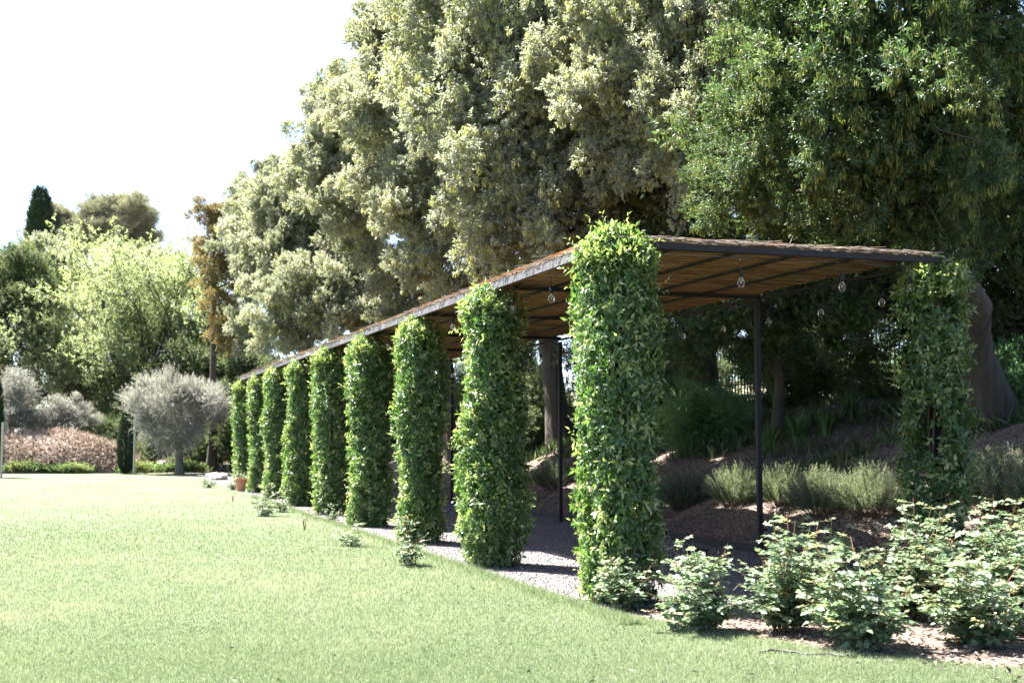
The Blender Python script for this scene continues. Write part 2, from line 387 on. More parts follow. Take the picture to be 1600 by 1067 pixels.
def build_grass():
    n = 720000
    Y = 1 / (1 / 7.6 - rng.random(n) * (1 / 7.6 - 1 / 48.0))
    X = rng.uniform(-.45, .45, n) * Y
    ok = inside_lawn(X - .02, Y) ; X, Y = X[ok], Y[ok]; n = len(X)
    k = Y / 9
    P = np.stack([X, Y, np.full(n, -.005)], 1)
    D = np.stack([rng.normal(.0, .55, n), rng.normal(.0, .55, n), np.ones(n)], 1)
    N = np.stack([rng.normal(0, 1, n), rng.normal(0, 1, n), np.full(n, .6)], 1)
    patch = np.sin(X * 1.7 + np.sin(Y * .9) * 1.4) * np.sin(Y * 1.1 + np.cos(X * .8)) + .6 * np.sin(X * 4.1 + Y * 2.3) * np.sin(Y * 3.7 - X * 1.3)
    L = rng.uniform(.018, .042, n) * np.minimum(k, 1.5) ** .4 * (1 + .2 * patch)
    W = rng.uniform(.0035, .0065, n) * np.minimum(k, 2.2)
    broad = np.sin(X * .55 + .3 * Y) * np.sin(Y * .42 - X * .2 + 1) + .7 * np.sin(X * .23 - Y * .31)
    tone = np.clip(.45 + .11 * broad + .17 * patch + rng.normal(0, .22, n), 0, 1)
    c = Cloud(); D = nrm(D); S = nrm(np.cross(D, N))
    v = np.stack([P - S * W[:, None] / 2, P + S * W[:, None] / 2, P + D * L[:, None]], 1).reshape(-1, 3)
    c.add(v, np.arange(3 * n).reshape(-1, 3), tone)
    # longer tufts along the lawn edge by the columns
    m = 14000; s = -1.5 + 24 * rng.random(m) ** 1.6; t = -.44 - np.abs(rng.normal(0, .09, m))
    P = np.stack([AX + RD[0] * s + PR[0] * t, AY + RD[1] * s + PR[1] * t, np.full(m, -.005)], 1)
    D = np.stack([rng.normal(0, .6, m), rng.normal(0, .6, m), np.ones(m)], 1); D = nrm(D); S = nrm(np.cross(D, rng.normal(0, 1, (m, 3))))
    L = rng.uniform(.03, .11, m)[:, None]; W = .006
    v = np.stack([P - S * W / 2, P + S * W / 2, P + D * L], 1).reshape(-1, 3)
    c.add(v, np.arange(3 * m).reshape(-1, 3), np.clip(rng.normal(.4, .25, m), 0, 1))
    stuff(obj('lawn_grass', c.mesh('lawn_grass', [M['grass']])), 'short pale green lawn grass', 'grass')
build_grass()

# ------------------------------------------------------------------ pergola
perg = thing('pergola', 'long black steel pergola roofed with brown brushwood matting', 'pergola', RC(0, 0))
perg.rotation_euler = (0, 0, TH)      # local x = across (t), local y = along (s)
NB = 8
def part(name, c, mats, parent, smooth=False, loc=(0, 0, 0)):
    return obj(name, c.mesh(name, mats, smooth), parent, loc)
LEN = NB * SP
c = Cloud().box((-.11, LEN / 2, ROOF), .05, LEN + .3, .078); part('front_beam', c, [M['grey_steel']], perg)
c = Cloud().box((WID + .03, LEN / 2, ROOF), .03, LEN + .3, .036); part('rear_beam', c, [M['black']], perg)
cb = Cloud().box((0, 0, 0), WID + .088, .032, .05).mesh('cross_beam', [M['black']])
eb = Cloud().box((0, 0, 0), WID + .19, .05, .058).mesh('end_beam', [M['black']])
for i in range(NB + 1):
    obj('cross_beam', cb, perg, (WID / 2 - .04, i * SP + .02, ROOF + .018))
obj('end_beam', eb, perg, (WID / 2 - .04, -.178, ROOF)); obj('end_beam', eb, perg, (WID / 2 - .04, LEN + .178, ROOF))
pm = Cloud().box((0, 0, ROOF / 2 - .06), .06, .06, ROOF + .02).mesh('post', [M['black']])
for i in range(NB + 1):
    obj('post', pm, perg, (0, i * SP, 0)); obj('post', pm, perg, (WID - .02, i * SP, 0))
rod = Cloud().box((0, 0, 0), .022, LEN, .028).mesh('roof_rod', [M['black']])
for t in (.72, 1.42, 2.1, 2.8):
    obj('roof_rod', rod, perg, (t, LEN / 2, ROOF + .043))
def reed_mat_mesh(seed):
    g = np.random.default_rng(seed); c = Cloud()
    n = 2600
    x0 = g.uniform(-.25, WID - .3, n); ln = g.uniform(.5, 1.5, n); x1 = np.minimum(x0 + ln, WID - .02 + g.normal(0, .025, n))
    x0 = np.maximum(x0, -.10 + g.normal(0, .012, n))
    yy = g.uniform(-.02, SP + .02, n); tilt = g.normal(0, .085, n); zz = g.uniform(.004, .045, n)
    for i in range(n):
        dz = g.normal(0, .006); y2 = yy[i] + tilt[i] * (x1[i] - x0[i])
        xm = (x0[i] + x1[i]) / 2; r = g.uniform(.003, .0075)
        c.tube([(x0[i], yy[i], zz[i]), (xm, (yy[i] + y2) / 2 + g.normal(0, .012), zz[i] + dz), (x1[i], y2, zz[i] + g.normal(0, .004))], [r, r, r * .6], 3, float(np.clip(g.normal(.5, .24), 0, 1)))
    return c.mesh('reed_mat', [M['reed']])
reeds = [reed_mat_mesh(3), reed_mat_mesh(4)]
stop_sheet = Cloud().box((WID / 2, SP / 2, .052), WID + .2, SP - .004, .006).mesh('light_stop_sheet', [M['light_stop']])  # added sheet above the reeds: blocks sun leaks, lets warm light through
for i in range(NB):
    r = obj('reed_mat', reeds[i % 2], perg, (0, i * SP, ROOF + .058)); r['kind'] = 'stuff'
    obj('light_stop_sheet', stop_sheet, r)
def fringe():
    g = np.random.default_rng(8); c = Cloud()
    for k in range(420):
        x = g.uniform(-.12, WID - .3); y = -.19 + g.normal(0, .02); ln = g.uniform(.10, .34); a = g.normal(0, .10); z = ROOF + .05 + abs(g.normal(0, .012))
        up = g.normal(.0, .05)
        c.tube([(x, y, z), (x + ln * math.cos(a) * .5, y + ln * math.sin(a) * .5, z + ln * up * .5 + g.normal(0, .006)), (x + ln * math.cos(a), y + ln * math.sin(a), z + ln * up)], [.004, .0035, .002], 3, float(np.clip(g.normal(.75, .2), 0, 1)))
    for k in range(1500):
        y = g.uniform(-.15, LEN + .1); z = ROOF + .05 + abs(g.normal(0, .013)); x = -.12 + g.normal(0, .015); a = 1.57 + g.normal(0, .35); ln = g.uniform(.1, .4)
        c.tube([(x, y, z), (x + ln * math.cos(a), y + ln * math.sin(a), z + g.normal(0, .012))], [.005, .003], 3, float(np.clip(g.normal(.7, .2), 0, 1)))
    o = part('mat_fringe', c, [M['old_reed']], perg); o['kind'] = 'stuff'
fringe()

# string lights: cable, sockets, glass bulbs
def bulb_meshes():
    s = Cloud().lathe([(.002, 0), (.003, 0), (.003, -.10), (.013, -.105), (.021, -.12), (.023, -.165), (.02, -.185), (.001, -.186)], sides=10)
    g = Cloud().lathe([(.010, -.184), (.016, -.195), (.031, -.225), (.035, -.248), (.030, -.272), (.016, -.287), (.001, -.292)], sides=12)
    f = Cloud()
    for a in range(4):
        f.tube([(.004 * math.cos(a * 1.57), .004 * math.sin(a * 1.57), -.19), (.012 * math.cos(a * 1.57), .012 * math.sin(a * 1.57), -.215), (.005 * math.cos(a * 1.57 + .8), .005 * math.sin(a * 1.57 + .8), -.25)], [.0012] * 3, 3)
    return s.mesh('socket', [M['black']], True), g.mesh('glass', [M['glass']], True), f.mesh('filament', [M['pale_wood']])
sock, glas, fila = bulb_meshes()
def light_string(label, pts, bulbs):
    root = thing('string_light', label, 'string light', pts[0], 0, 'festoon bulbs hung round the pergola roof')
    p0 = Vector(pts[0])
    c = Cloud().tube([Vector(p) - p0 for p in pts], [.005] * len(pts), 5); obj('cable', c.mesh('cable', [M['black']]), root)
    for b in bulbs:
        s = obj('bulb', sock, root, Vector(b) - p0, random.uniform(0, 6))
        obj('glass', glas, s); obj('filament', fila, s)
def run(s0, t0, s1, t1, n, z, sag=.02):
    return [RC(s0 + (s1 - s0) * i / n, t0 + (t1 - t0) * i / n, z - sag * (i % 2)) for i in range(n + 1)]
z = ROOF - .06
light_string('string of clear bulbs hanging along the sunlit left roof edge', run(.3, .03, LEN, .03, 48, z), [RC(.55 + k * 1.3, .03, z - .005) for k in range(22)])
light_string('string of clear bulbs hanging under the near end beam', run(-.1, .03, -.1, WID - .03, 6, z), [RC(-.1, t, z - .005) for t in (.25, 1.27, 2.4, 3.2)])
light_string('string of clear bulbs hanging along the shaded rear roof edge', run(.3, WID - .07, LEN, WID - .07, 48, z), [RC(.8 + k * 1.22, WID - .07, z - .04) for k in range(23)])

# ------------------------------------------------------------------ climbers on the columns
def climber_mesh(seed, n_shoots=3700, R=.34, H=3.3, sparse=False):
    g = np.random.default_rng(seed); c = Cloud()
    a = g.uniform(0, 6.283, n_shoots); z = g.uniform(0.02, H, n_shoots)
    bump = .05 * np.sin(a * 2 + z * 2.1 + seed) + .04 * np.sin(a * 3 - z * 3.7 + seed * 2) + .02 * np.sin(z * 8 + a * 5)
    sq = 1 / np.maximum(np.abs(np.cos(a)), np.abs(np.sin(a))) ** .35
    prof = R * sq * (1 - .04 + .17 * np.sin(z * (1.0 + .15 * (seed % 4)) + .4 + seed) ** 2 + .05 * np.sin(z * 4.1 + seed * 1.7)) + bump
    prof *= np.where(z < .35, .80 + .20 * z / .35, 1.0)
    top = np.clip((H - z) / .35, 0, 1); prof *= np.sqrt(np.clip(top * (2 - top), 0.02, 1))
    depth = g.random(n_shoots) ** 1.3
    r = prof * (1 - .45 * depth)
    if sparse:
        keep = (np.sin(a * 2 + z * 3.1) + np.sin(z * 5.3 - a) + g.normal(0, .8, n_shoots)) > -.65
        a, z, r, depth, top = a[keep], z[keep], r[keep], depth[keep], top[keep]
    n = len(a)
    O = np.stack([r * np.cos(a), r * np.sin(a), z], 1)
    A = np.stack([np.cos(a), np.sin(a), g.normal(.05, .35, n) + (1 - top) * 1.5], 1) + g.normal(0, .3, (n, 3))
    young = (g.random(n) < .24) & (depth < .35)
    tone = np.where(young, .82, .42) + np.where(z < .9, .10, 0) + g.normal(0, .06, n)
    ln = np.where(young, .10, .055)
    c.sprays(O, A, ln, 6, .080, .033, tone, 1.30, g, True, .30, 0, .10, .28, .10, .18)
    # a few shoots sticking out
    m = 120; i = g.integers(0, n, m)
    c.sprays(O[i] , nrm(A[i] + g.normal(0, .4, (m, 3))), .24, 9, .055, .02, .85, .8, g, True, .05)
    # top tuft
    m = 260; aa = g.uniform(0, 6.28, m); rr = R * np.sqrt(g.random(m)) * .95
    O2 = np.stack([rr * np.cos(aa), rr * np.sin(aa), H - .16 - .25 * (rr / R) ** 2 + g.normal(0, .03, m)], 1)
    A2 = np.stack([np.cos(aa) * rr / R, np.sin(aa) * rr / R, np.ones(m)], 1) + g.normal(0, .35, (m, 3))
    c.sprays(O2, A2, .19, 7, .085, .034, .78, .9, g, True, .1)
    # old red leaves
    m = 16; i = g.integers(0, n, m)
    c.leaves(O[i] * np.array([1.12, 1.12, 1]), A[i] + g.normal(0, .4, (m, 3)) - np.array([0, 0, .6]), g.normal(0, 1, (m, 3)), .06, .026, g.random(m), True, mat=1)
    st = Cloud()
    for k in range(7):
        a0 = k / 7 * 6.28; pts = []
        for q in range(14):
            zz = q / 13 * (H - .25); aa = a0 + zz * 1.4 + g.normal(0, .1); pts.append(((.07 + .02 * math.sin(q)) * math.cos(aa), (.07 + .02 * math.sin(q)) * math.sin(aa), zz))
        st.tube(pts, [.018 - .0009 * q for q in range(14)], 5, .4)
    return c.mesh('climber_foliage', [M['climber'], M['climber_red']]), st.mesh('climber_stem', [M['twig']], True)
clim = [climber_mesh(21), climber_mesh(22), climber_mesh(23), climber_mesh(24)]
ords = ['nearest and largest leafy climber column with pale sunlit crown', 'second leafy climber column from the near end of the row', 'third leafy climber column from the near end of the row', 'fourth leafy climber column from the near end of the row',
        'fifth leafy climber column, in the middle of the row', 'fourth leafy climber column from the far end of the row', 'third leafy climber column from the far end of the row', 'second leafy climber column from the far end of the row', 'farthest climber column, rising behind the terracotta pot']
hs = [1.045, 1.00, .985, .99, 1.0, .985, 1.0, 1.0, .99]; ws = [.91, .93, .85, .91, .96, .89, .94, .87, .95]
offs = [0, -.06, -.03, 0, .02, .0, .02, .05, .05]
for i in range(9):
    f, s_ = clim[i % 4]
    r = thing('climbing_plant', ords[i], 'climbing plant', RC(i * SP, offs[i]), TH + [0, 1.57, 3.14, 4.71][(i * 3) % 4], 'leafy climbers covering the pergola posts')
    obj('foliage', f, r, (0, 0, 0), 0, (ws[i], ws[i], hs[i])); obj('stem', s_, r, (0, 0, 0))
f, s_ = climber_mesh(31, 2900, .24, 3.25, True)
r = thing('climbing_plant', 'sparser dark green climber with red leaves on the shaded right post', 'climbing plant', RC(0, WID), 1.0, 'leafy climbers covering the pergola posts')
obj('foliage', f, r, (0, 0, 0), 0, (1.05, 1.05, 1.02)); obj('stem', s_, r)

# ------------------------------------------------------------------ leaf clumps shared by trees
def clump_mesh(name, seed, R, n_sub, n_spray, k, leafL, leafW, mats, ln=.2, fine=False, flat=.85, tone0=.45, catkin=0, spread=.9, droop=.1, sub=.30, out_up=.35, tonej=.12, hang=1.0, jag=.14):
    """a bough of foliage: branchlets radiate from the centre and carry leafy tufts (radius about sub*R)"""
    g = np.random.default_rng(seed); c = Cloud(); nb = max(7, n_sub // 2)
    q = np.arange(nb); zz = 1 - 2 * (q + .5) / nb; a = q * 2.39996 + g.uniform(0, 6); h = np.sqrt(1 - zz * zz)
    bd = nrm(np.stack([h * np.cos(a), h * np.sin(a), zz], 1) + g.normal(0, .25, (nb, 3))); bl = R * g.uniform(.62, 1.25, nb)
    ctr, d, sr = [], [], []
    for j in range(nb):
        for u in ((.55, .98) if bl[j] < R else (.42, .72, 1.0)):
            ctr.append(bd[j] * bl[j] * u + g.normal(0, .10 * R, 3)); d.append(bd[j]); sr.append(R * sub * g.uniform(.7, 1.15) * (1.2 - .45 * u))
    ctr, d, sr = np.array(ctr), np.array(d), np.array(sr)
    i = g.choice(len(sr), n_spray, p=sr ** 2 / (sr ** 2).sum())
    u = nrm(g.normal(0, 1, (n_spray, 3)) + d[i] * .55 + np.array([0, 0, .25]))
    O = ctr[i] + u * (sr[i] * (1 - .6 * g.random(n_spray) ** 1.5))[:, None] * np.array([1, 1, hang])
    O = O + u * ((g.random(n_spray) < jag) * g.uniform(.05, .2, n_spray) * R)[:, None]; O[:, 2] *= flat
    A = u + d[i] * .35 + g.normal(0, .3, (n_spray, 3)); A[:, 2] += out_up
    t = tone0 + g.normal(0, .10, len(sr))[i] + g.normal(0, .06, n_spray)
    c.sprays(O, A, ln, k, leafL, leafW, t, spread, g, fine, droop, tonej=tonej)
    if catkin:
        m = catkin; j = g.choice(g.choice(n_spray, n_spray // 4, replace=False), m)
        P = O[j] + nrm(A[j]) * ln * .7 + g.normal(0, leafL * .35, (m, 3))
        D = np.stack([g.normal(0, .2, m), g.normal(0, .2, m), -np.ones(m)], 1)
        c.leaves(P, D, g.normal(0, 1, (m, 3)), leafL * 1.25, leafW * .5, g.random(m), fold=.2, bend=.05, mat=1)
    return c.mesh(name, mats)
OAK = [clump_mesh('oak_clump', 40 + k, 1.5, 24, 2500, 9, .098, .046, [M['oak'], M['catkin']], .16, False, .85, .5, 5000, sub=.30) for k in range(3)]
CAT = [clump_mesh('oak_catkin_clump', 45 + k, 1.5, 22, 2300, 9, .10, .044, [M['oak'], M['catkin']], .16, False, 1.1, .5, 9000, sub=.28, droop=.45, hang=1.5) for k in range(2)]
M['catkin_green'] = leaf_mat('green_catkin', [(0, (.13, .15, .045)), (1, (.25, .26, .09))], .35, .7, .1)
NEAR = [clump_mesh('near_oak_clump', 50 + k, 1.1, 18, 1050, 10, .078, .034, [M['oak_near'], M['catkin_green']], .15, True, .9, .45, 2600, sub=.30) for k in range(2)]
BRZ = [clump_mesh('bronze_clump', 60, 1.4, 16, 1500, 9, .09, .042, [M['oak_brown'], M['oak']], .2, False, .85, .5, 2000, sub=.34)]
SHR = [clump_mesh('shrub_clump', 70 + k, .8, 24, 1700, 9, .045, .022, [M['shrub']], .14, False, .9, .45, sub=.34) for k in range(2)]
THK = [clump_mesh('thicket_clump', 80 + k, 1.4, 20, 1800, 9, .09, .045, [M['thicket']], .22, False, .9, .45, sub=.34) for k in range(2)]

def branch_path(a, b, n=5, bow=.25, g=rng):
    a, b = np.array(a, float), np.array(b, float); L = np.linalg.norm(b - a); off = g.normal(0, bow * L * .35, 3); off[2] = abs(off[2]) * .7
    return [a + (b - a) * u + off * math.sin(math.pi * u) + g.normal(0, .02 * L, 3) * (0 < u < 1) for u in np.linspace(0, 1, n)]

def big_tree(name, label, cat, base, trunk, r0, lobes, meshes, group, bark='bark', seed=1, limb=.09):
    """trunk: world points; lobes: list of (x, y, z, scale)"""
    g = np.random.default_rng(seed); base = Vector(base)
    root = thing(name, label, cat, base, 0, group)
    c = Cloud(); pts = [np.array(p) - np.array(base) for p in trunk]
    n = len(pts); fine = []
    for i in range(n - 1):
        for u in (0, .5): fine.append(pts[i] * (1 - u) + pts[i + 1] * u + g.normal(0, .04 * r0 / .3, 3) * (i > 0))
    fine.append(pts[-1])
    rad = [r0 * (1.35 if i == 0 else 1) * (1 - .55 * i / (len(fine) - 1)) for i in range(len(fine))]
    c.tube(fine, rad, 12)
    obj('trunk', c.mesh('trunk', [M[bark]], True), root)
    b = Cloud()
    for (x, y, z, s) in lobes:
        e = np.array([x, y, z]) - np.array(base)
        d = [np.linalg.norm(q - e) + 1.2 * max(0, q[2] - e[2]) for q in fine[len(fine) // 2:]]
        st = fine[len(fine) // 2:][int(np.argmin(d))]
        p = branch_path(st, e, 6, .3, g); r = limb * (.6 + .6 * g.random())
        b.tube(p, [r * (1 - .8 * q / 5) for q in range(6)], 6)
        for q in range(5):
            e2 = e + nrm(g.normal(0, 1, 3)) * s * 1.2
            p2 = branch_path(p[3 + (q % 2)], e2, 4, .3, g); b.tube(p2, [.03, .022, .014, .005], 4)
    cr = obj('crown', b.mesh('crown_branches', [M[bark]], True), root)
    for (x, y, z, s) in lobes:
        o = obj('leaf_clump', meshes[int(g.integers(len(meshes)))], cr, Vector((x, y, z)) - base, g.uniform(0, 6.28), (s * g.uniform(.9, 1.15), s * g.uniform(.9, 1.15), s * g.uniform(.9, 1.15)))
    return root
def ellipsoid_lobes(c, r, n, s0, s1, g, lo=-.75, inner=.78):
    out = []; k = 0; i = 0
    ga = math.pi * (3 - math.sqrt(5))
    N = int(n / (1 - (lo + 1) / 2))
    for i in range(N):
        z = 1 - 2 * (i + .5) / N
        if z < lo: continue
        q = math.sqrt(1 - z * z); a = i * ga + g.normal(0, .25)
        j = inner * g.uniform(.72, 1.22)
        out.append((c[0] + r[0] * q * math.cos(a) * j, c[1] + r[1] * q * math.sin(a) * j, c[2] + r[2] * z * j, g.uniform(s0, s1)))
    return out
def P3(px, py, Y, s): v = at(px, py, Y); return (v.x, v.y, v.z, s)

OG = 'holm oaks on the bank behind the pergola'
g0 = np.random.default_rng(77)
# near right oak, trunk leaning over the pergola
b1 = RC(5.1, 8.4); b1.z = gz(b1.x, b1.y) - .1
l1 = [P3(px, py, Y, s) for px, py, Y, s in [(1190, 120, 16, .6), (1130, 250, 16, .42), (1200, 10, 16, .75), (1120, 300, 16, .45), (1175, 340, 16, .4),
    (1160, 290, 15.5, .62), (1210, 235, 15, .8), (1290, 330, 16, .8), (1250, 160, 15, .9), (1330, 210, 14.5, 1.0), (1390, 300, 15, .95), (1330, 90, 14.5, 1.0), (1440, 170, 14, 1.05), (1450, 330, 15.5, .85), (1500, 250, 15, .95),
    (1240, 40, 15.5, .95), (1400, 20, 14.5, 1.1), (1520, 60, 15, 1.1), (1560, 180, 16.5, 1.0), (1600, 100, 16, 1.1), (1620, 300, 17, .9), (1500, 360, 17, .7), (1330, -80, 15, 1.1), (1460, -110, 15, 1.2), (1580, -60, 16, 1.2), (1250, -110, 16, 1.1), (1360, -230, 16, 1.3), (1520, -260, 16, 1.3), (1650, -180, 17, 1.3), (1200, -220, 17, 1.2)]]
l1 = [(x, y, z, s * .82) for x, y, z, s in l1]
for dx, dy, dz in ((-.5, 2.2, .3), (1.2, 2.5, 1.0), (.8, 1.6, 2.8), (2.6, 1.0, .5), (3.4, -1.2, 1.4), (3.2, -.5, 3.2), (.3, 3.4, .4), (1.2, 4.2, .2), (1.8, 3.2, 1.4), (2.4, 4.6, 1.0), (.6, 4.6, 1.6)):  # the last clumps are added to the crown to throw shade on the bank
    l1.append((4.3 + dx, 16 + dy, 5.6 + dz, 1.1))
big_tree('oak_tree', 'near holm oak with thick leaning trunk and dark overhanging crown at right', 'oak tree', b1, [b1, b1 + Vector((-.35, -.4, 1.1)), b1 + Vector((-1.1, -1.2, 2.4)), b1 + Vector((-2.2, -2.5, 3.8)), b1 + Vector((-2.9, -3.4, 5.6))], .36, l1, NEAR, OG, seed=3, limb=.11)

def row_oak(label, s, t, top, cx, cy, cz, r, n, extra, seed, s0=.8, s1=1.15, r0=.3, meshes=OAK, name='oak_tree', lean=(0, 0)):
    g = np.random.default_rng(seed); b = RC(s, t); b.z = gz(b.x, b.y) - .1
    lob = ellipsoid_lobes((cx, cy, cz), r, n, s0, s1, g) + extra
    mid = Vector((b.x + (cx - b.x) * .35 + lean[0], b.y + (cy - b.y) * .35 + lean[1], b.z + (cz - b.z) * .5))
    big_tree(name, label, 'oak tree', b, [b, b + (mid - b) * .5 + Vector((.1, .05, .2)), mid, Vector((cx, cy, cz)), Vector((cx, cy, cz + r[2] * .6))], r0, lob, meshes, OG, seed=seed)
c2 = at(945, 130, 26.0)
row_oak('tall holm oak with yellow hanging catkins right behind the nearest climber', 12.5, 7.5, 11, c2.x, c2.y, c2.z, (3.5, 3.2, 3.7), 40,
        [P3(px, py, Y, s) for px, py, Y, s in [(770, 330, 24.5, .75), (840, 370, 24, .7), (800, 250, 24.5, .9), (880, 300, 24, .85), (960, 300, 24, .8), (1040, 280, 24.5, .75), (760, 180, 25, .8), (1040, 360, 26, .6), (1060, 190, 21, .6), (1070, 80, 21, .7), (1140, 30, 20.5, .7), (1150, 130, 20.5, .6), (1110, 250, 20.8, .5), (1190, 190, 20.5, .6), (1010, 130, 21.5, .6), (1210, 70, 20, .7), (980, 220, 22, .6), (930, 140, 22, .6), (1000, 20, 22, .7), (900, 40, 22.5, .7), (1060, -30, 21.5, .8), (1160, -60, 21, .8), (830, 130, 24, .9), (700, 60, 26, .8)]], 101, .42, .85, meshes=CAT + OAK[:1])
c3 = at(745, 130, 33)
row_oak('broad holm oak with its crown top cut by the picture edge above the third climber', 19.5, 6.8, 11, c3.x, c3.y, c3.z, (2.75, 3.0, 4.3), 40,
        [P3(px, py, Y, s) for px, py, Y, s in [(620, 290, 31.5, .8), (660, 380, 31.5, .7), (720, 420, 31, .75), (700, 330, 31, .85), (600, 80, 33, .7), (640, 30, 33, .8), (590, 190, 32.5, .75), (780, 440, 32, .7), (740, 470, 31.5, .55)]], 102, .42, .85)
c4 = at(612, 250, 40)
row_oak('holm oak with a small pointed tuft on its left shoulder, mid row', 27, 6.2, 10, c4.x, c4.y, c4.z, (2.15, 2.8, 3.0), 32,
        [P3(px, py, Y, s) for px, py, Y, s in [(640, 440, 40, .6), (620, 500, 40, .5), (660, 480, 41, .5), (510, 150, 40, .62), (520, 200, 39.5, .7), (545, 330, 38.5, .8), (500, 260, 39.5, .8), (600, 420, 38.5, .6)]], 103, .42, .85)
c5 = at(500, 365, 47)
row_oak('holm oak with pale low rounded lobe above the far climbers', 34, 5.5, 9, c5.x, c5.y, c5.z, (2.2, 2.6, 2.7), 30,
        [P3(px, py, Y, s) for px, py, Y, s in [(450, 450, 43, .8), (490, 470, 43, .85), (530, 480, 42.5, .75), (430, 500, 44, .7), (470, 520, 43.5, .7), (440, 300, 47, .6), (470, 265, 47, .6), (560, 455, 43.5, .7), (600, 480, 43, .6), (540, 420, 44, .7), (500, 410, 45, .7), (440, 420, 45, .7), (580, 500, 43, .5)]], 104, .42, .85)
c6 = at(425, 365, 54)
row_oak('last and lowest holm oak at the left end of the oak row', 42, 4.8, 8, c6.x, c6.y, c6.z, (1.7, 2.2, 2.7), 22,
        [P3(px, py, Y, s) for px, py, Y, s in [(395, 305, 54, .6), (420, 280, 54, .6), (385, 380, 53, .6), (392, 450, 53, .6), (385, 520, 53, .6)]], 105, .42, .85)
# lower oaks seen under and behind the roof
c7 = at(1190, 400, 23.5)
row_oak('slender holm oak drooping behind the pergola roof between climber and right post', 9.5, 7.2, 6, c7.x, c7.y, c7.z + .5, (2.6, 1.8, 1.5), 12,
        [P3(px, py, Y, s) for px, py, Y, s in [(1080, 510, 22, .62), (1130, 490, 21.5, .6), (1230, 480, 22, .6), (1290, 470, 21.5, .6), (1345, 480, 21, .5), (1270, 420, 22, .7), (1110, 345, 24, .7), (1250, 350, 24, .8), (1330, 420, 22, .6), (1180, 530, 23, .5), (1090, 470, 24.5, .8), (1150, 450, 25, .85), (1210, 440, 25, .9), (1280, 430, 25, .9), (1340, 420, 24.5, .9), (1390, 400, 24.5, .9), (1060, 530, 25, .7), (1240, 500, 25, .7), (1310, 480, 25, .7), (1370, 470, 24.5, .6)]], 106, .75, 1.05, .11, meshes=NEAR)
b8 = RC(6.5, 9.6)
c8 = at(1480, 330, 23)
row_oak('dark holm oak behind the right climber with trunk in front of the fence', 7.6, 9.3, 7, c8.x, c8.y, c8.z, (2.4, 1.8, 2.2), 14,
        [P3(px, py, Y, s) for px, py, Y, s in [(1400, 430, 21.5, .5), (1340, 360, 23, .8), (1420, 470, 22, .4)]], 107, .9, 1.2, .22, meshes=NEAR)
# bronze tree between oaks and the fresh green tree
c9 = at(335, 420, 56)
g9 = np.random.default_rng(9)
bz = Vector((c9.x, c9.y, gz(c9.x, c9.y)))
big_tree('bronze_tree', 'bronze-leaved tree between the pale green tree and the oaks', 'tree', bz, [bz, bz + Vector((.1, 0, 2.5)), bz + Vector((0, 0, 5)), Vector((c9.x, c9.y, c9.z + 2))], .2,
         [P3(px, py, Y, s) for px, py, Y, s in [(325, 340, 56, .6), (348, 390, 55.5, .65), (330, 430, 55.5, .7), (345, 480, 55, .75), (360, 530, 55, .7), (318, 390, 56.5, .5), (365, 430, 55, .6), (340, 340, 56, .5)]], BRZ, None, seed=9, limb=.05)

# ------------------------------------------------------------------ fresh green deciduous tree (left)
def fan_tree(label, base, height, width, seed, lean=-.15):
    g = np.random.default_rng(seed); root = thing('deciduous_tree', label, 'tree', base)
    tr = Cloud(); tips = []
    tr.tube([(0, 0, 0), (-.1, 0, 1.0), (-.2, 0, 2.0)], [.32, .27, .24], 10)
    br = Cloud()
    def grow(p, d, L, r, lev):
        n = 5; pts = [p]; q = np.array(p, float); dd = np.array(d, float)
        for i in range(n):
            dd = nrm(dd + g.normal(0, .13, 3) + np.array([0, 0, .05])); q = q + dd * L / n; pts.append(q.copy())
            if lev >= 1: tips.append((q.copy(), dd.copy(), lev))
        br.tube(pts, [r * (1 - .55 * i / n) for i in range(n + 1)], 5 if lev < 2 else 3)
        if lev < 3:
            for k in range(5 if lev == 0 else 4):
                i = int(g.integers(2, n + 1)); nd = nrm(dd + g.normal(0, .55, 3) + np.array([0, 0, .1]))
                grow(pts[i], nd, L * g.uniform(.45, .62), r * .5, lev + 1)
    for k in range(26):
        a = g.uniform(0, 6.28) if k > 9 else (math.pi if k % 2 else 0) + g.normal(0, .35); el = g.uniform(.12, 1.15)
        d = np.array([math.cos(a) * math.cos(el) * 1.15 + lean, math.sin(a) * math.cos(el) * .8, math.sin(el)])
        L = (1 / math.sqrt((math.cos(el) / (width * .5)) ** 2 + (math.sin(el) / (height - 2)) ** 2)) * g.uniform(.55, .72)
        grow((-.2, 0, 1.9), nrm(d), L, .13, 0)
    obj('trunk', tr.mesh('trunk', [M['bark']], True), root)
    cr = obj('crown', br.mesh('crown_branches', [M['bark']], True), root)
    T = np.array([t[0] for t in tips]); Dr = np.array([t[1] for t in tips])
    rep = 2; O = np.repeat(T, rep, 0) + g.normal(0, .26, (len(T) * rep, 3)); A = np.repeat(Dr, rep, 0) * .6 + g.normal(0, .6, (len(T) * rep, 3)); A[:, 2] += .25
    c = Cloud(); tn = np.repeat(.5 + g.normal(0, .13, len(T)), rep)
    c.sprays(O, A, .30, 7, .14, .08, tn, 1.2, g, droop=.1, upn=.9)
    print('fan leaves', len(O) * 7)
    obj('foliage', c.mesh('fan_foliage', [M['ash']]), cr)
fan_tree('spreading pale green deciduous tree with branches showing, behind the olive', Vector((-19.2, 68, 0)), 17.0, 15.8, 4)

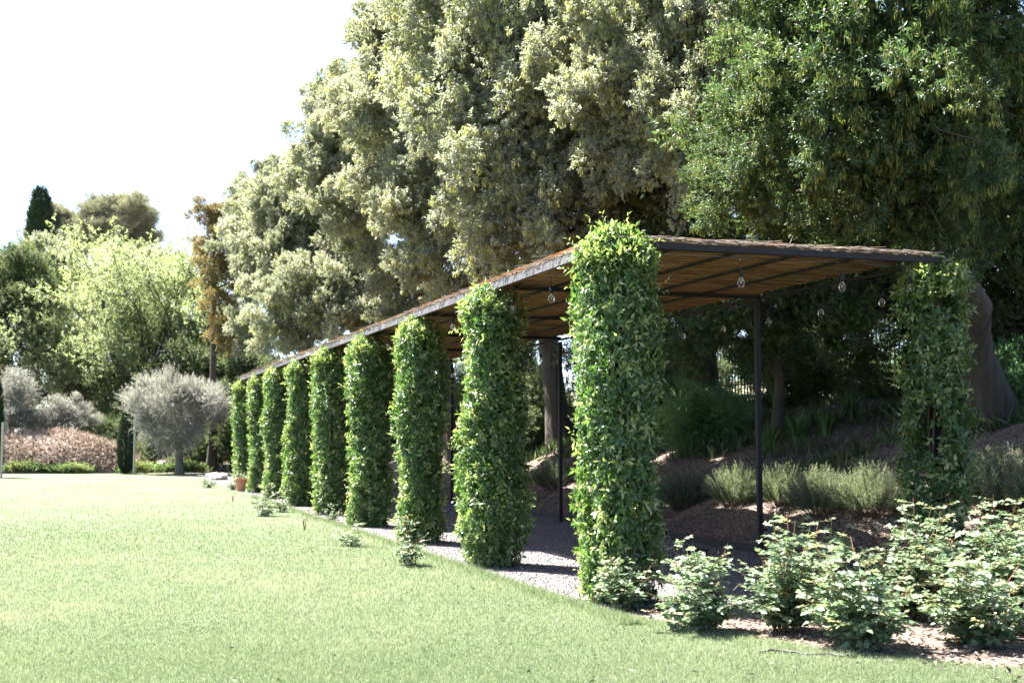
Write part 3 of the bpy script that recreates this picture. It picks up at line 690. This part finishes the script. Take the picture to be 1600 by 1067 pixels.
def leafy_tree(name, label, cat, base, trunkh, lobes, meshes, seed, group=None, r0=.2):
    b = Vector(base); cx = sum(l[0] for l in lobes) / len(lobes); cy = sum(l[1] for l in lobes) / len(lobes); cz = sum(l[2] for l in lobes) / len(lobes)
    return big_tree(name, label, cat, b, [b, b + Vector((.1, .1, trunkh * .5)), Vector((b.x * .4 + cx * .6, b.y * .4 + cy * .6, b.z + trunkh)), Vector((cx, cy, cz))], r0, lobes, meshes, group, seed=seed, limb=.05)
# dark trees at the far left
leafy_tree('evergreen_tree', 'dark evergreen tree cut off by the left picture edge', 'tree', (-26.5, 68, 0), 4, [P3(px, py, Y, s) for px, py, Y, s in [(10, 430, 68, 1.2), (30, 480, 67, 1.2), (-20, 480, 68, 1.3), (15, 540, 67, 1.2), (5, 600, 66.5, 1.1), (-30, 570, 67, 1.2), (50, 430, 69, 1.0)]], THK + OAK[:1], 201)
leafy_tree('evergreen_tree', 'dark evergreen filling the shade behind the olive tree', 'tree', (-12.5, 64, 0), 3, [P3(px, py, Y, s) for px, py, Y, s in [(250, 600, 63, 1.3), (310, 590, 62, 1.3), (370, 600, 61, 1.3), (330, 540, 64, 1.2), (420, 610, 60, 1.2), (390, 560, 61, 1.1), (190, 620, 64, 1.3), (260, 670, 62, 1.3), (330, 670, 62, 1.3), (380, 670, 60, 1.2), (190, 680, 63, 1.2)]], THK, 202)
leafy_tree('evergreen_tree', 'dull green evergreen below the tall cypress', 'tree', (-27, 80, 0), 6, [P3(px, py, Y, s) for px, py, Y, s in [(20, 425, 78, 1.3), (80, 425, 80, 1.3), (110, 425, 80, 1.4), (60, 460, 78, 1.6), (270, 440, 78, 1.4), (150, 470, 78, 1.6), (240, 460, 76, 1.6)]], OAK, 203)

# conical cypresses
def cypress_mesh(seed, H, R, n, low=.35):
    g = np.random.default_rng(seed); c = Cloud()
    z = H * (1 - g.random(n) ** .75) ; u = z / H
    prof = R * np.minimum(1, (u / .12 + .35) / 1.35) * np.sqrt(np.clip(1 - ((np.clip(u - low, 0, 1)) / (1 - low)) ** 2.0, 0, 1))
    a = g.uniform(0, 6.28, n); r = prof * (1 - .35 * g.random(n) ** 2) * (1 + .10 * np.sin(a * 3 + z * 2.5) + .08 * np.sin(a * 5 - z * 4))
    O = np.stack([r * np.cos(a), r * np.sin(a), z], 1); A = np.stack([np.cos(a) * .45, np.sin(a) * .45, np.ones(n)], 1) + g.normal(0, .15, (n, 3))
    c.sprays(O, A, H * .035, 5, H * .026, H * .006, .5, .5, g, upn=0)
    t = Cloud().tube([(0, 0, -.02), (0, 0, H * .5), (0, 0, H * .9)], [R * .13, R * .1, .01], 8)
    return c.mesh('cypress_foliage', [M['cypress']]), t.mesh('cypress_trunk', [M['bark']], True)
f, t_ = cypress_mesh(5, 11.5, .95, 6000)
p = at(61, 395, 95); r = thing('cypress_tree', 'tall dark cypress rising against the sky at left', 'cypress', (p.x, p.y, p.z - 6.9)); obj('foliage', f, r); obj('trunk', t_, r)
f, t_ = cypress_mesh(6, 2.55, .3, 5000, .3)
r = thing('cypress_tree', 'small clipped cypress on the lawn left of the olive', 'cypress', (-16.2, 54.2, 0)); obj('foliage', f, r); obj('trunk', t_, r)
f, t_ = cypress_mesh(7, 3.9, .33, 5000, .3)
pl = Vector((-19.95, 49.6, 0)); r = thing('cypress_tree', 'narrow cypress at the left picture edge', 'cypress', pl); obj('foliage', f, r); obj('trunk', t_, r)
st = Cloud(); st.lathe([(.045, 0), (.045, 1.9), (.03, 1.93), (.001, 1.932)], sides=10)
stm = st.mesh('stake', [M['pale_wood']])
tag(obj('wooden_stake', stm, None, (-15.72, 53.8, -.01), 0, (1, 1, 1.3)), 'pale wooden stake beside the small clipped cypress', 'stake', 'wooden stakes')
tag(obj('wooden_stake', stm, None, (-19.42, 49.2, -.01), 0, (1, 1, 1.1)), 'pale wooden stake at the left picture edge', 'stake', 'wooden stakes')

# pines far left
def pine(label, px, py, Y, R, seed):
    g = np.random.default_rng(seed); p = at(px, py, Y)
    me = clump_mesh('pine_clump', seed, 1.5, 26, 1100, 10, .34, .03, [M['pine']], .45, False, .8, .5, 0, .8, 0, .26, .5)
    lob = [(p.x + g.uniform(-1, 1) * R, p.y + g.uniform(-1, 1) * R, p.z + g.uniform(-1.3, .5) * R * .9, g.uniform(.65, 1.0)) for _ in range(13)]
    b = Vector((p.x, p.y, 0)); big_tree('pine_tree', label, 'pine', b, [b, b + Vector((.2, 0, 5)), Vector((p.x, p.y, p.z - 1)), p], .3, lob, [me], 'far pines above the pale green tree', seed=seed, limb=.05)
pine('grey green pine, left of the two beyond the pale tree', 95, 352, 100, 1.5, 301)
pine('taller grey green pine, right of the two beyond the pale tree', 185, 345, 98, 2.0, 302)

# ------------------------------------------------------------------ olive tree on the lawn
def olive():
    g = np.random.default_rng(14); b = Vector((-13.9, 54.0, 0)); root = thing('olive_tree', 'silvery olive tree with round crown standing on the lawn', 'olive tree', b)
    tr = Cloud(); tr.tube([(0, 0, -.05), (.03, 0, .3), (-.02, 0, .8), (.02, 0, 1.35)], [.24, .17, .155, .16], 10); obj('trunk', tr.mesh('trunk', [M['bark_grey']], True), root)
    br = Cloud(); O, A = [], []
    for k in range(70):
        d = nrm(g.normal(0, 1, 3)); d[2] = abs(d[2]) if g.random() < .6 else -abs(d[2]) * .9; d = nrm(d)
        rad = g.uniform(.55, 1.0) * (1 + .16 * math.sin(3 * math.atan2(d[2], d[0]) + 1) + .1 * math.sin(5 * math.atan2(d[2], d[0]))); ctr = np.array([-.25, 0, 2.65]) + d * np.array([2.1, 2.0, 1.85]) * rad * .82
        st = np.array([0, 0, 1.3]); mid = st * .5 + ctr * .5 + np.array([0, 0, .2])
        if k < 34: br.tube([st, st * .6 + mid * .4 + g.normal(0, .05, 3), mid, ctr], [.06, .045, .03, .008], 5)
        m = 95; u = nrm(g.normal(0, 1, (m, 3)) + d * .6); O.append(ctr + u * g.uniform(.08, .62, (m, 1)) ** 1.2); A.append(u * .8 + d * .5 + np.array([0, 0, .45]) + g.normal(0, .25, (m, 3)))
    cr = obj('crown', br.mesh('crown_branches', [M['bark_grey']], True), root)
    c = Cloud(); O = np.concatenate(O); A = np.concatenate(A); c.sprays(O, A, .32, 9, .11, .026, np.clip(.5 + g.normal(0, .12, len(O)), 0, 1), .7, g, tonej=.2)
    obj('foliage', c.mesh('olive_foliage', [M['olive']]), cr)
olive()

# ------------------------------------------------------------------ far left bank of dry grass, shrubs, weeds
def mound(name, c0, rx, ry, h, m, n=40):
    c = Cloud(); xs = np.linspace(-1, 1, n); X, Y = np.meshgrid(xs, xs, indexing='ij'); r = np.sqrt(X ** 2 + Y ** 2)
    Z = h * np.clip(1 - r ** 2, 0, 1) ** .8 + .08 * np.sin(X * 9) * np.sin(Y * 7 + 1) * (r < .95) - .05
    V = np.stack([c0[0] + X * rx, c0[1] + Y * ry, c0[2] + Z], -1).reshape(-1, 3); i = (np.arange(n - 1)[:, None] * n + np.arange(n - 1)[None]).ravel()
    F = np.concatenate([np.stack([i, i + n, i + n + 1], 1), np.stack([i, i + n + 1, i + 1], 1)])
    c.add(V, F); return struct(obj(name, c.mesh(name, [m], True)))
M['pink_earth'] = grain_mat('pink_earth', [(0, (.12, .092, .076)), (.5, (.18, .143, .12)), (1, (.26, .215, .185))], 7, .8, [(.3, (.8, .8, .8)), (.7, (1.1, 1.05, 1))])
mound('earth_mound', (-20.6, 57.6, 0), 4.6, 2.6, 1.75, M['pink_earth'])
def dry_cover():
    g = np.random.default_rng(61); n = 26000; x = g.uniform(-1, 1, n); y = g.uniform(-1, .5, n); r = np.sqrt(x * x + y * y); ok = r < .97; x, y, r = x[ok], y[ok], r[ok]; n = len(x)
    P = np.stack([-20.6 + x * 4.6, 57.6 + y * 2.6, 1.75 * np.clip(1 - r ** 2, 0, 1) ** .8 - .06], 1)
    D = np.stack([g.normal(0, .9, n), g.normal(-.5, .7, n), g.normal(.2, .5, n)], 1); c = Cloud()
    P[:, 2] *= 1 + .12 * np.sin(x * 5 + 1) * np.sin(y * 4)
    c.leaves(P, D, g.normal(0, 1, (n, 3)), g.uniform(.08, .4, n), .014, g.random(n), fold=.1, bend=.3)
    stuff(obj('dry_grass', c.mesh('dry_grass', [M['dry']])), 'dead pinkish grass covering the low mound at left', 'grass')
dry_cover()
def weed_strip():
    g = np.random.default_rng(62); c = Cloud(); n = 4200; px = g.uniform(-24, -10.5, n); y = 54.6 + np.abs(g.normal(0, .6, n)) - .03 * (px + 10)
    O = np.stack([px, y, np.zeros(n)], 1); hgt = .06 + .28 * (np.sin(px * 1.9) * np.sin(px * .7 + 1) + .25 + g.normal(0, .25, n)).clip(0)
    keep = hgt > .09; O, px, hgt = O[keep], px[keep], hgt[keep]; n = len(px); O[:, 2] = g.random(n) * hgt; A = np.stack([g.normal(0, .5, n), g.normal(-.2, .5, n), np.ones(n)], 1)
    c.sprays(O, A, .2, 5, .16, .05, .5 + .2 * np.sin(px * 2.3), .8, g)
    stuff(obj('weeds', c.mesh('weeds', [M['weed']])), 'green weeds along the far edge of the lawn', 'weeds')
weed_strip()
def shrub(name, label, base, lobes, meshes, seed, group=None, cat='shrub'):
    g = np.random.default_rng(seed); b = Vector(base); root = thing(name, label, cat, b, 0, group); c = Cloud()
    for (x, y, z, s) in lobes:
        for q in range(4):
            c.tube(branch_path((g.normal(0, .08), g.normal(0, .08), -.05), (x - b.x + g.normal(0, s * .4), y - b.y + g.normal(0, s * .4), z - b.z + g.normal(0, s * .3)), 4, .2, g), [.022, .018, .012, .005], 4, .4)
    obj('stem', c.mesh('shrub_stems', [M['twig']], True), root)
    for (x, y, z, s) in lobes:
        obj('foliage', meshes[int(g.integers(len(meshes)))], root, Vector((x, y, z)) - b, g.uniform(0, 6.28), (s, s, s * g.uniform(.85, 1.05)))
    return root
M_OL = clump_mesh('grey_shrub_clump', 95, 1.2, 45, 1300, 9, .12, .035, [M['olive']], .28, False, .85, .35, sub=.32)
shrub('grey_shrub', 'grey green shrub at the left above the dry mound', (-23.3, 58.5, 0), [P3(px, py, Y, s) for px, py, Y, s in [(25, 610, 58.5, .8), (10, 650, 58, .8), (40, 655, 58.3, .6)]], [M_OL], 401)
shrub('grey_shrub', 'grey green shrub on the dry mound beneath the pale tree', (-20.3, 60, 1.6), [P3(px, py, Y, s) for px, py, Y, s in [(80, 655, 59.8, .75), (115, 645, 60, .7), (60, 665, 59.5, .5), (140, 665, 60, .5)]], [M_OL], 402)
for k, (px, py, Y, s, lab) in enumerate([(225, 715, 58.5, .75, 'dark thicket bush just right of the small clipped cypress'), (330, 705, 57.5, .9, 'dark thicket bush in the shade right of the olive trunk'), (160, 690, 60, .8, 'dark thicket bush at the right foot of the dry mound'), (375, 690, 56, .85, 'dark thicket bush behind the terracotta pot column')]):
    p = at(px, py, Y); shrub('thicket_bush', lab, (p.x, p.y, 0), [(p.x, p.y, max(p.z, .55), s), (p.x + .9, p.y + .4, max(p.z, .5) + .35, s * .8), (p.x - .8, p.y + .5, max(p.z, .5) + .2, s * .75)], THK, 410 + k, 'thicket bushes at the far lawn edge', 'bush')

# ------------------------------------------------------------------ bank shrubs
def bank_pt(s, t, dz=0): v = RC(s, t); v.z = gz(v.x, v.y) + dz; return v
def on_bank(px, py, Y0=12.0, Y1=60.0):
    """first point along the pixel's ray that meets the bank or ground"""
    for k in range(1500):
        Y = Y0 + (Y1 - Y0) * k / 1500; p = at(px, py, Y)
        if p.z <= gz(p.x, p.y): return p
    return at(px, py, Y1)
def bank_shrub(label, px, py, size, seed, n=3, meshes=None):
    b = on_bank(px, py); g = np.random.default_rng(seed); lob = []
    for k in range(n):
        s_ = size * g.uniform(.75, 1.1); lob.append((b.x + g.normal(0, .5) * size, b.y + g.normal(0, .35) * size, b.z + size * (.35 + .3 * g.random()), s_))
    shrub('bank_shrub', label, b, lob, meshes or SHR, seed, 'leafy shrubs on the bank')
bank_shrub('large dark leafy shrub just right of the nearest climber', 1090, 700, .95, 501, 4)
bank_shrub('dark shrub behind the thin pergola post', 1190, 600, .9, 502, 3)
bank_shrub('ivy-dark shrub at the foot of the oak behind the right climber', 1340, 610, .7, 503, 3)
bank_shrub('dark shrub left of the nearest climber, under the roof', 862, 690, .9, 504, 3)
bank_shrub('shaded shrub high on the bank at the right picture edge', 1590, 640, .7, 505, 3)
bank_shrub('dark shrub seen between second and third climber', 712, 690, .9, 506, 3)
bank_shrub('low green shrub under the slender oak', 1300, 600, .6, 507, 3)
bank_shrub('shrub on the bank crest seen just left of the nearest climber', 850, 610, 1.0, 508, 3)
for k, s in enumerate((15, 19, 23.5, 28, 33, 38, 44)):
    p = bank_pt(s, 7.6 + .8 * math.sin(k * 2.1)); g = np.random.default_rng(520 + k)
    shrub('bank_shrub', ['bushy evergreen shrub behind the second climber', 'bushy evergreen shrub behind the third climber', 'bushy evergreen shrub behind the fourth climber', 'bushy evergreen shrub behind the fifth climber', 'bushy evergreen shrub behind the sixth climber', 'bushy evergreen shrub behind the eighth climber', 'bushy evergreen shrub beyond the farthest climber'][k], p,
          [(p.x + g.normal(0, .7), p.y + g.normal(0, .7), p.z + .4 + .55 * q, g.uniform(.7, 1.0)) for q in range(4)], THK, 520 + k, 'leafy shrubs on the bank')

for k, (s_, t_) in enumerate(((0.2, 11.0), (6.3, 11.3), (8.4, 10.8), (10.6, 11.2), (13, 10.9), (16, 11.0), (20, 11))):
    p = bank_pt(s_, t_); g = np.random.default_rng(560 + k)
    shrub('thicket_bush', ['dark bush before the fence right of the leaning trunk', 'dark bush before the fence right of the right climber', 'dark bush before the fence behind the right climber', 'dark bush before the fence left of the right climber', 'dark bush before the fence above the iris clumps', 'dark bush before the fence beyond the thin post', 'dark bush before the fence beyond the nearest climber'][k], p,
          [(p.x + g.normal(0, .5), p.y + g.normal(0, .5), p.z + .3 + .45 * q, g.uniform(.6, .85)) for q in range(3)], THK, 560 + k, 'dark bushes before the iron fence', 'bush')
# rosemary
def rosemary_mesh(seed, R=.55, H=.62, n=330):
    g = np.random.default_rng(seed); c = Cloud(); w = Cloud(); O, A = [], []
    a = g.uniform(0, 6.28, n); k = np.sqrt(g.random(n)) ; base = np.stack([np.cos(a) * k * R * .35, np.sin(a) * k * R * .35, np.zeros(n)], 1)
    tip = np.stack([np.cos(a) * k * R, np.sin(a) * k * R, H * (1.05 - .55 * k ** 2) * g.uniform(.7, 1.1, n)], 1)
    for u in np.linspace(.22, 1, 9):
        pt = base + (tip - base) * u; pt[:, 2] = base[:, 2] + (tip - base)[:, 2] * u ** .85
        O.append(pt); A.append(nrm(tip - base) + g.normal(0, .12, (n, 3)))
    c.sprays(np.concatenate(O), np.concatenate(A), .08, 5, .05, .009, np.repeat(g.normal(.5, .15, n)[None], 9, 0).ravel(), .65, g, upn=.2)
    for i in range(0, n, 4): w.tube([base[i], (base[i] + tip[i]) / 2, tip[i]], [.005, .004, .002], 3, .5)
    return c.mesh('rosemary_foliage', [M['rosemary']]), w.mesh('rosemary_stems', [M['twig']])
ROSM = [rosemary_mesh(601), rosemary_mesh(602)]
for k, (px, py, s, lab) in enumerate([(1068, 795, 1.0, 'sunlit grey green rosemary bush close beside the nearest climber'), (1150, 790, .95, 'sunlit pale rosemary bush left of the thin black post'), (1225, 790, .9, 'half shaded rosemary bush right of the thin black post'), (1285, 805, .95, 'dark rosemary bush in shade, left of the pair before the right climber'), (1365, 805, 1.0, 'dark rosemary bush touching the right climber from the left'), (1570, 800, 1.1, 'dark rosemary bush at the right picture edge behind the roses'), (865, 765, .95, 'rosemary bush seen between the two nearest climbers'), (1510, 770, .8, 'shaded rosemary bush just right of the right climber')]):
    b = on_bank(px, py); r = thing('rosemary_bush', lab, 'rosemary', (b.x, b.y, b.z - .03), k * 1.3, 'rosemary bushes along the foot of the bank'); f, w = ROSM[k % 2]
    obj('foliage', f, r, (0, 0, 0), 0, s); obj('stem', w, r, (0, 0, 0), 0, s)

# strap-leaved clumps
def strap_mesh(seed, n=60, H=.6):
    g = np.random.default_rng(seed); c = Cloud()
    for i in range(n):
        a = g.uniform(0, 6.28); lean = g.uniform(.1, .6); h = H * g.uniform(.6, 1.15); w = g.uniform(.014, .024); d = np.array([math.cos(a), math.sin(a), 0]); sd = np.array([-d[1], d[0], 0])
        b0 = d * g.uniform(0, .12); V = []; N = 6
        for q in range(N):
            u = q / (N - 1); pt = b0 + d * lean * h * u ** 2 + np.array([0, 0, h * (u - .35 * lean * u ** 3)]); ww = w * (1 - u ** 3) + .001; V += [pt - sd * ww, pt + sd * ww]
        F = [f for q in range(N - 1) for f in ((2 * q, 2 * q + 1, 2 * q + 3), (2 * q, 2 * q + 3, 2 * q + 2))]
        c.add(V, F, float(np.clip(g.normal(.45, .2), 0, 1)))
    return c.mesh('strap_foliage', [M['strap']])
STR = [strap_mesh(701), strap_mesh(702)]
for k, (px, py, s, lab) in enumerate([(1245, 690, 1.0, 'iris clump with sword leaves in the middle of the bank'), (1215, 640, 1.0, 'iris clump near the thin post, highest on the bank'), (1290, 680, .9, 'iris clump right of the middle one on the bank'), (1200, 705, .9, 'lowest iris clump, touching the thin black post'), (1330, 650, .9, 'iris clump in deep shade before the right climber')]):
    b = on_bank(px, py); tag(obj('iris_clump', STR[k % 2], None, (b.x, b.y, b.z - .03), k * 1.7, s), lab, 'iris', 'iris clumps on the bank')
def bank_cover():
    g = np.random.default_rng(63); n = 26000; s = g.uniform(-3, 24, n); t = g.uniform(5.6, 10.5, n)
    pat = np.sin(s * 1.1) * np.sin(t * 1.7 + s * .5) + .5 * np.sin(s * 2.9 + t * 3.1) + .25 * (t - 7.4); ok = pat + g.normal(0, .25, n) > .2; s, t = s[ok], t[ok]; n = len(s)
    P = np.stack([AX + RD[0] * s + PR[0] * t, AY + RD[1] * s + PR[1] * t, bank_h(s, t) - .02], 1); D = np.stack([g.normal(0, .5, n), g.normal(0, .5, n), np.ones(n)], 1)
    c = Cloud(); c.leaves(P, D, g.normal(0, 1, (n, 3)), g.uniform(.12, .4, n), g.uniform(.008, .02, n), np.clip(g.normal(.4, .25, n), 0, 1), bend=.25)
    i = g.integers(0, n, 2200); c.sprays(P[i], np.stack([g.normal(0, .4, 2200), g.normal(0, .4, 2200), np.ones(2200)], 1), .22, 6, .07, .03, .45, .9, g)
    stuff(obj('bank_undergrowth', c.mesh('bank_undergrowth', [M['weed']])), 'wild grass and herbs growing under the oaks', 'undergrowth')
bank_cover()

# ------------------------------------------------------------------ iron fence on the crest
fr = thing('iron_fence', 'dark iron paling fence along the crest of the bank', 'fence', bank_pt(0, 12.2))
fr.rotation_euler = (0, 0, TH); zb = fr.location.z
pal = Cloud().box((0, 0, .8), .028, .028, 1.7).mesh('paling', [M['black']]); railm = Cloud().box((0, 10, 0), .03, 30, .04).mesh('rail', [M['black']])
for k in range(150):
    s = -4 + k * .17; v = bank_pt(s, 12.2); obj('paling', pal, fr, (0, s, v.z - zb))
obj('rail', railm, fr, (.03, 0, .22)); obj('rail', railm, fr, (.03, 0, 1.45))

# ------------------------------------------------------------------ rose bushes
def rose_mesh(seed, H=.85, R=.5, canes=17, per=15, leaf=.052, density=1.0):
    g = np.random.default_rng(seed); c = Cloud(); st = Cloud(); LP, LD, LN, LL, LT = [], [], [], [], []
    for k in range(canes):
        a = g.uniform(0, 6.28); rr = R * math.sqrt(g.random()); h = H * g.uniform(.3, 1.15) * (1 - .25 * (rr / R) ** 2)
        p0 = np.array([g.normal(0, .04), g.normal(0, .04), -.02]); p3 = np.array([rr * math.cos(a), rr * math.sin(a), h]); p1 = p0 * .6 + p3 * .4 + np.array([0, 0, .10 * H])
        path = [(1 - u) ** 2 * p0 + 2 * u * (1 - u) * p1 + u * u * p3 + g.normal(0, .008, 3) for u in np.linspace(0, 1, 8)]
        st.tube(path, [.007 - .0006 * q for q in range(8)], 4, .3 + .6 * (k % 3 == 0))
        for j in range(int(per * density)):
            u = g.uniform(.12, 1.0); i = min(int(u * 7), 6); f = u * 7 - i; pt = path[i] * (1 - f) + path[i + 1] * f
            an = g.uniform(0, 6.28); d = nrm(np.array([math.cos(an), math.sin(an), g.normal(.25, .3)])); ln = g.uniform(.08, .15) * (1.1 - .3 * u)
            young = u > .88
            e = pt + d * ln + np.array([0, 0, -.015]); st.tube([pt, e], [.0022, .0012], 3, .4)
            side = nrm(np.cross(d, [0, 0, 1]))
            nn = d * .45 + np.array([g.normal(0, .45), g.normal(0, .45), .8]); tn = (.85 if young and g.random() < .6 else .48) + g.normal(0, .1)
            for (uu, sg) in ((.5, 1), (.5, -1), (.85, 1), (.85, -1), (1, 0)):
                LP.append(pt + d * ln * uu); LD.append(d * (.45 if sg else 1) + side * sg * .9 + np.array([0, 0, -.1]) + g.normal(0, .12, 3)); LN.append(nn + g.normal(0, .2, 3)); LL.append(leaf * g.uniform(.7, 1.2) * (.75 if young else 1)); LT.append(tn + g.normal(0, .05))
    LL = np.array(LL); c.leaves(np.array(LP), np.array(LD), np.array(LN), LL, LL * .70, np.clip(LT, 0, 1), True, .10, .14, wide=.48)
    return c.mesh('rose_foliage', [M['rose']]), st.mesh('rose_canes', [M['cane']], True)
ROSE = [rose_mesh(801, .95, .46, 32, 18, .066), rose_mesh(802, .9, .48, 32, 18, .066), rose_mesh(803, 1.05, .44, 32, 18, .066)]
for k, (px, py, s, lab) in enumerate([
    (980, 950, .72, 'rose bush leaning against the foot of the nearest climber'), (1095, 985, .92, 'leftmost rose bush of the bed, right of the nearest climber'), (1225, 985, 1.0, 'sunlit rose bush in the middle left of the bed'), (1345, 1010, 1.08, 'sunlit rose bush nearest the camera in the bed'),
    (1300, 960, 1.05, 'tall rose bush behind the sunlit middle of the bed'), (1420, 965, 1.1, 'rose bush in front of the right climber'), (1525, 1005, 1.05, 'grey green half shaded rose bush at right of the bed'), (1610, 985, 1.25, 'rose bush cut off by the right picture edge'), (1545, 950, 1.1, 'tall shaded rose bush behind the right end of the bed')]):
    p = on_bank(px, py, 7.0, 14.0); f, w = ROSE[k % 3]; r = thing('rose_bush', lab, 'rose bush', (p.x, p.y, 0), k * 2.2, 'rose bushes in the bed'); obj('foliage', f, r, (0, 0, 0), 0, (s * .95, s * .95, s * .84)); obj('cane', w, r, (0, 0, 0), 0, (s * .95, s * .95, s * .84))
SMALL = [rose_mesh(811, .5, .28, 10, 11, .05), rose_mesh(812, .45, .3, 10, 11, .05)]
for k, (px, py, s, lab) in enumerate([(640, 884, 1.05, 'small pale rose on the lawn before the third climber'), (548, 853, .85, 'small rose on the lawn before the fourth climber'), (412, 806, 1.15, 'grey green small rose before the seventh climber'), (325, 762, 1.0, 'tiny rose on the lawn near the pale rock'), (520, 815, .6, 'little rose tuft at the foot of the fifth climber'), (365, 765, 1.0, 'small yellowish rose beside the terracotta pot'), (440, 800, .8, 'little rose between the sixth and seventh climbers')]):
    p = on_bank(px, py, 7.0, 60.0); f, w = SMALL[k % 2]; r = thing('rose_plant', lab, 'rose', (p.x, p.y, 0), k * 1.9, 'small roses along the lawn edge'); obj('foliage', f, r, (0, 0, 0), 0, s); obj('cane', w, r, (0, 0, 0), 0, s)
# bare twigs in the lawn
def twig_plant(label, px, py, h):
    p = on_bank(px, py, 7, 60); c = Cloud(); g = np.random.default_rng(px)
    for k in range(4): c.tube([(0, 0, -.02), (g.normal(0, .04), g.normal(0, .04), h * .5), (g.normal(0, .09), g.normal(0, .09), h * g.uniform(.7, 1))], [.008, .006, .003], 5, .7)
    tag(obj('bare_twig', c.mesh('bare_twig', [M['cane']]), None, p), label, 'twig', 'bare rose twigs in the lawn')
twig_plant('bare pruned twigs in the lawn before the fifth climber', 476, 828, .28); twig_plant('bare pruned twigs in the lawn left of the seventh climber', 364, 784, .25)

# ------------------------------------------------------------------ small things
def pot():
    p = Vector((-7.72, 36.9, 0)); c = Cloud().lathe([(.001, 0), (.12, 0), (.165, .30), (.165, .30), (.185, .30), (.187, .36), (.165, .362), (.15, .30), (.001, .29)], sides=20)
    r = thing('flower_pot', 'terracotta flower pot at the foot of the farthest climber', 'flower pot', p); obj('pot', c.mesh('pot', [M['terracotta']], False), r)
    f, w = SMALL[1]; obj('foliage', f, r, (0, 0, .28), 0, .8); obj('cane', w, r, (0, 0, .28), 0, .8)
pot()
def lantern():
    p = on_bank(1090, 902, 9, 16); r = thing('garden_lantern', 'small black square garden lantern behind the rose bushes', 'lantern', p, .3); c = Cloud()
    for sx in (-1, 1):
        for sy in (-1, 1): c.box((sx * .075, sy * .075, .14), .016, .016, .30)
    c.box((0, 0, .298), .18, .18, .02); c.box((0, 0, .0), .18, .18, .02); obj('frame', c.mesh('lantern_frame', [M['black']]), r)
    obj('pane', Cloud().box((0, 0, .149), .13, .13, .26).mesh('lantern_pane', [M['glass']]), r)
    obj('lamp', Cloud().lathe([(.001, .012), (.03, .012), (.03, .11), (.001, .112)], sides=10).mesh('lantern_lamp', [M['pale_wood']]), r)
lantern()
def floodlight():
    p = RC(SP + .0, WID - .02 + .07, .33); r = thing('spot_light', 'small grey spot light fixed low on the thin black post', 'spot light', p, TH); c = Cloud()
    c.box((.05, 0, 0), .05, .09, .11); obj('housing', c.mesh('housing', [M['grey_steel']]), r); obj('bracket', Cloud().box((.003, 0, 0), .044, .03, .03).mesh('bracket', [M['black']]), r); obj('lens', Cloud().box((.077, 0, 0), .004, .075, .09).mesh('lens', [M['pale_wood']]), r)
floodlight()
def hose(label, pix):
    pts = [on_bank(x, y, 6, 14) + Vector((0, 0, .012)) for x, y in pix]; fine = []
    for i in range(len(pts) - 1):
        for u in np.linspace(0, 1, 5)[:-1]: fine.append(pts[i].lerp(pts[i + 1], u) + Vector((random.gauss(0, .006), random.gauss(0, .006), random.gauss(.003, .004))))
    tag(obj('irrigation_hose', Cloud().tube([p - fine[0] for p in fine], [.0085] * len(fine), 7, cap=True).mesh('irrigation_hose', [M['hose']], True), None, fine[0]), label, 'hose', 'irrigation hose on the bed')
hose('dark irrigation hose lying at the lawn edge below the roses', [(1186, 1020), (1225, 1020), (1262, 1024), (1300, 1025), (1335, 1030)])
hose('dark irrigation hose on the mulch at the right of the bed', [(1440, 1022), (1478, 1024), (1510, 1022), (1535, 1014), (1548, 1003), (1560, 1000), (1640, 1006)])
def rock():
    c = Cloud(); g = np.random.default_rng(2); n, m = 9, 12; V = []
    for i in range(n):
        for j in range(m):
            a = j / m * 6.283; e = i / (n - 1) * math.pi; k = 1 + .22 * math.sin(a * 2 + e * 3) + .12 * math.sin(a * 5 + 1); V.append((.42 * k * math.sin(e) * math.cos(a), .3 * k * math.sin(e) * math.sin(a), .13 + .16 * math.cos(e) * k))
    F = []
    for i in range(n - 1):
        for j in range(m):
            a, b = i * m + j, i * m + (j + 1) % m; F += [(a, a + m, b + m), (a, b + m, b)]
    c.add(V, F); tag(obj('rock', c.mesh('rock', [M['rock']]), None, (-10.75, 47.2, -.05), .4), 'pale rock on the lawn left of the farthest climber', 'rock')
rock()
def fallen_leaves():
    g = np.random.default_rng(90); n = 420; Y = g.uniform(8, 26, n); X = np.where(g.random(n) < .6, g.uniform(-.05, .38, n), g.uniform(-.42, .3, n)) * Y
    ok = inside_lawn(X, Y); X, Y = X[ok], Y[ok]; n = len(X)
    P = np.stack([X, Y, np.full(n, .022)], 1); D = np.stack([g.normal(0, 1, n), g.normal(0, 1, n), g.normal(0, .2, n)], 1); N = np.stack([g.normal(0, .4, n), g.normal(0, .4, n), np.ones(n)], 1)
    c = Cloud(); c.leaves(P, D, N, g.uniform(.03, .06, n), g.uniform(.015, .028, n), g.random(n), True, .2, .2)
    stuff(obj('fallen_leaves', c.mesh('fallen_leaves', [M['chip']])), 'dry leaves scattered on the lawn', 'leaves')
fallen_leaves()
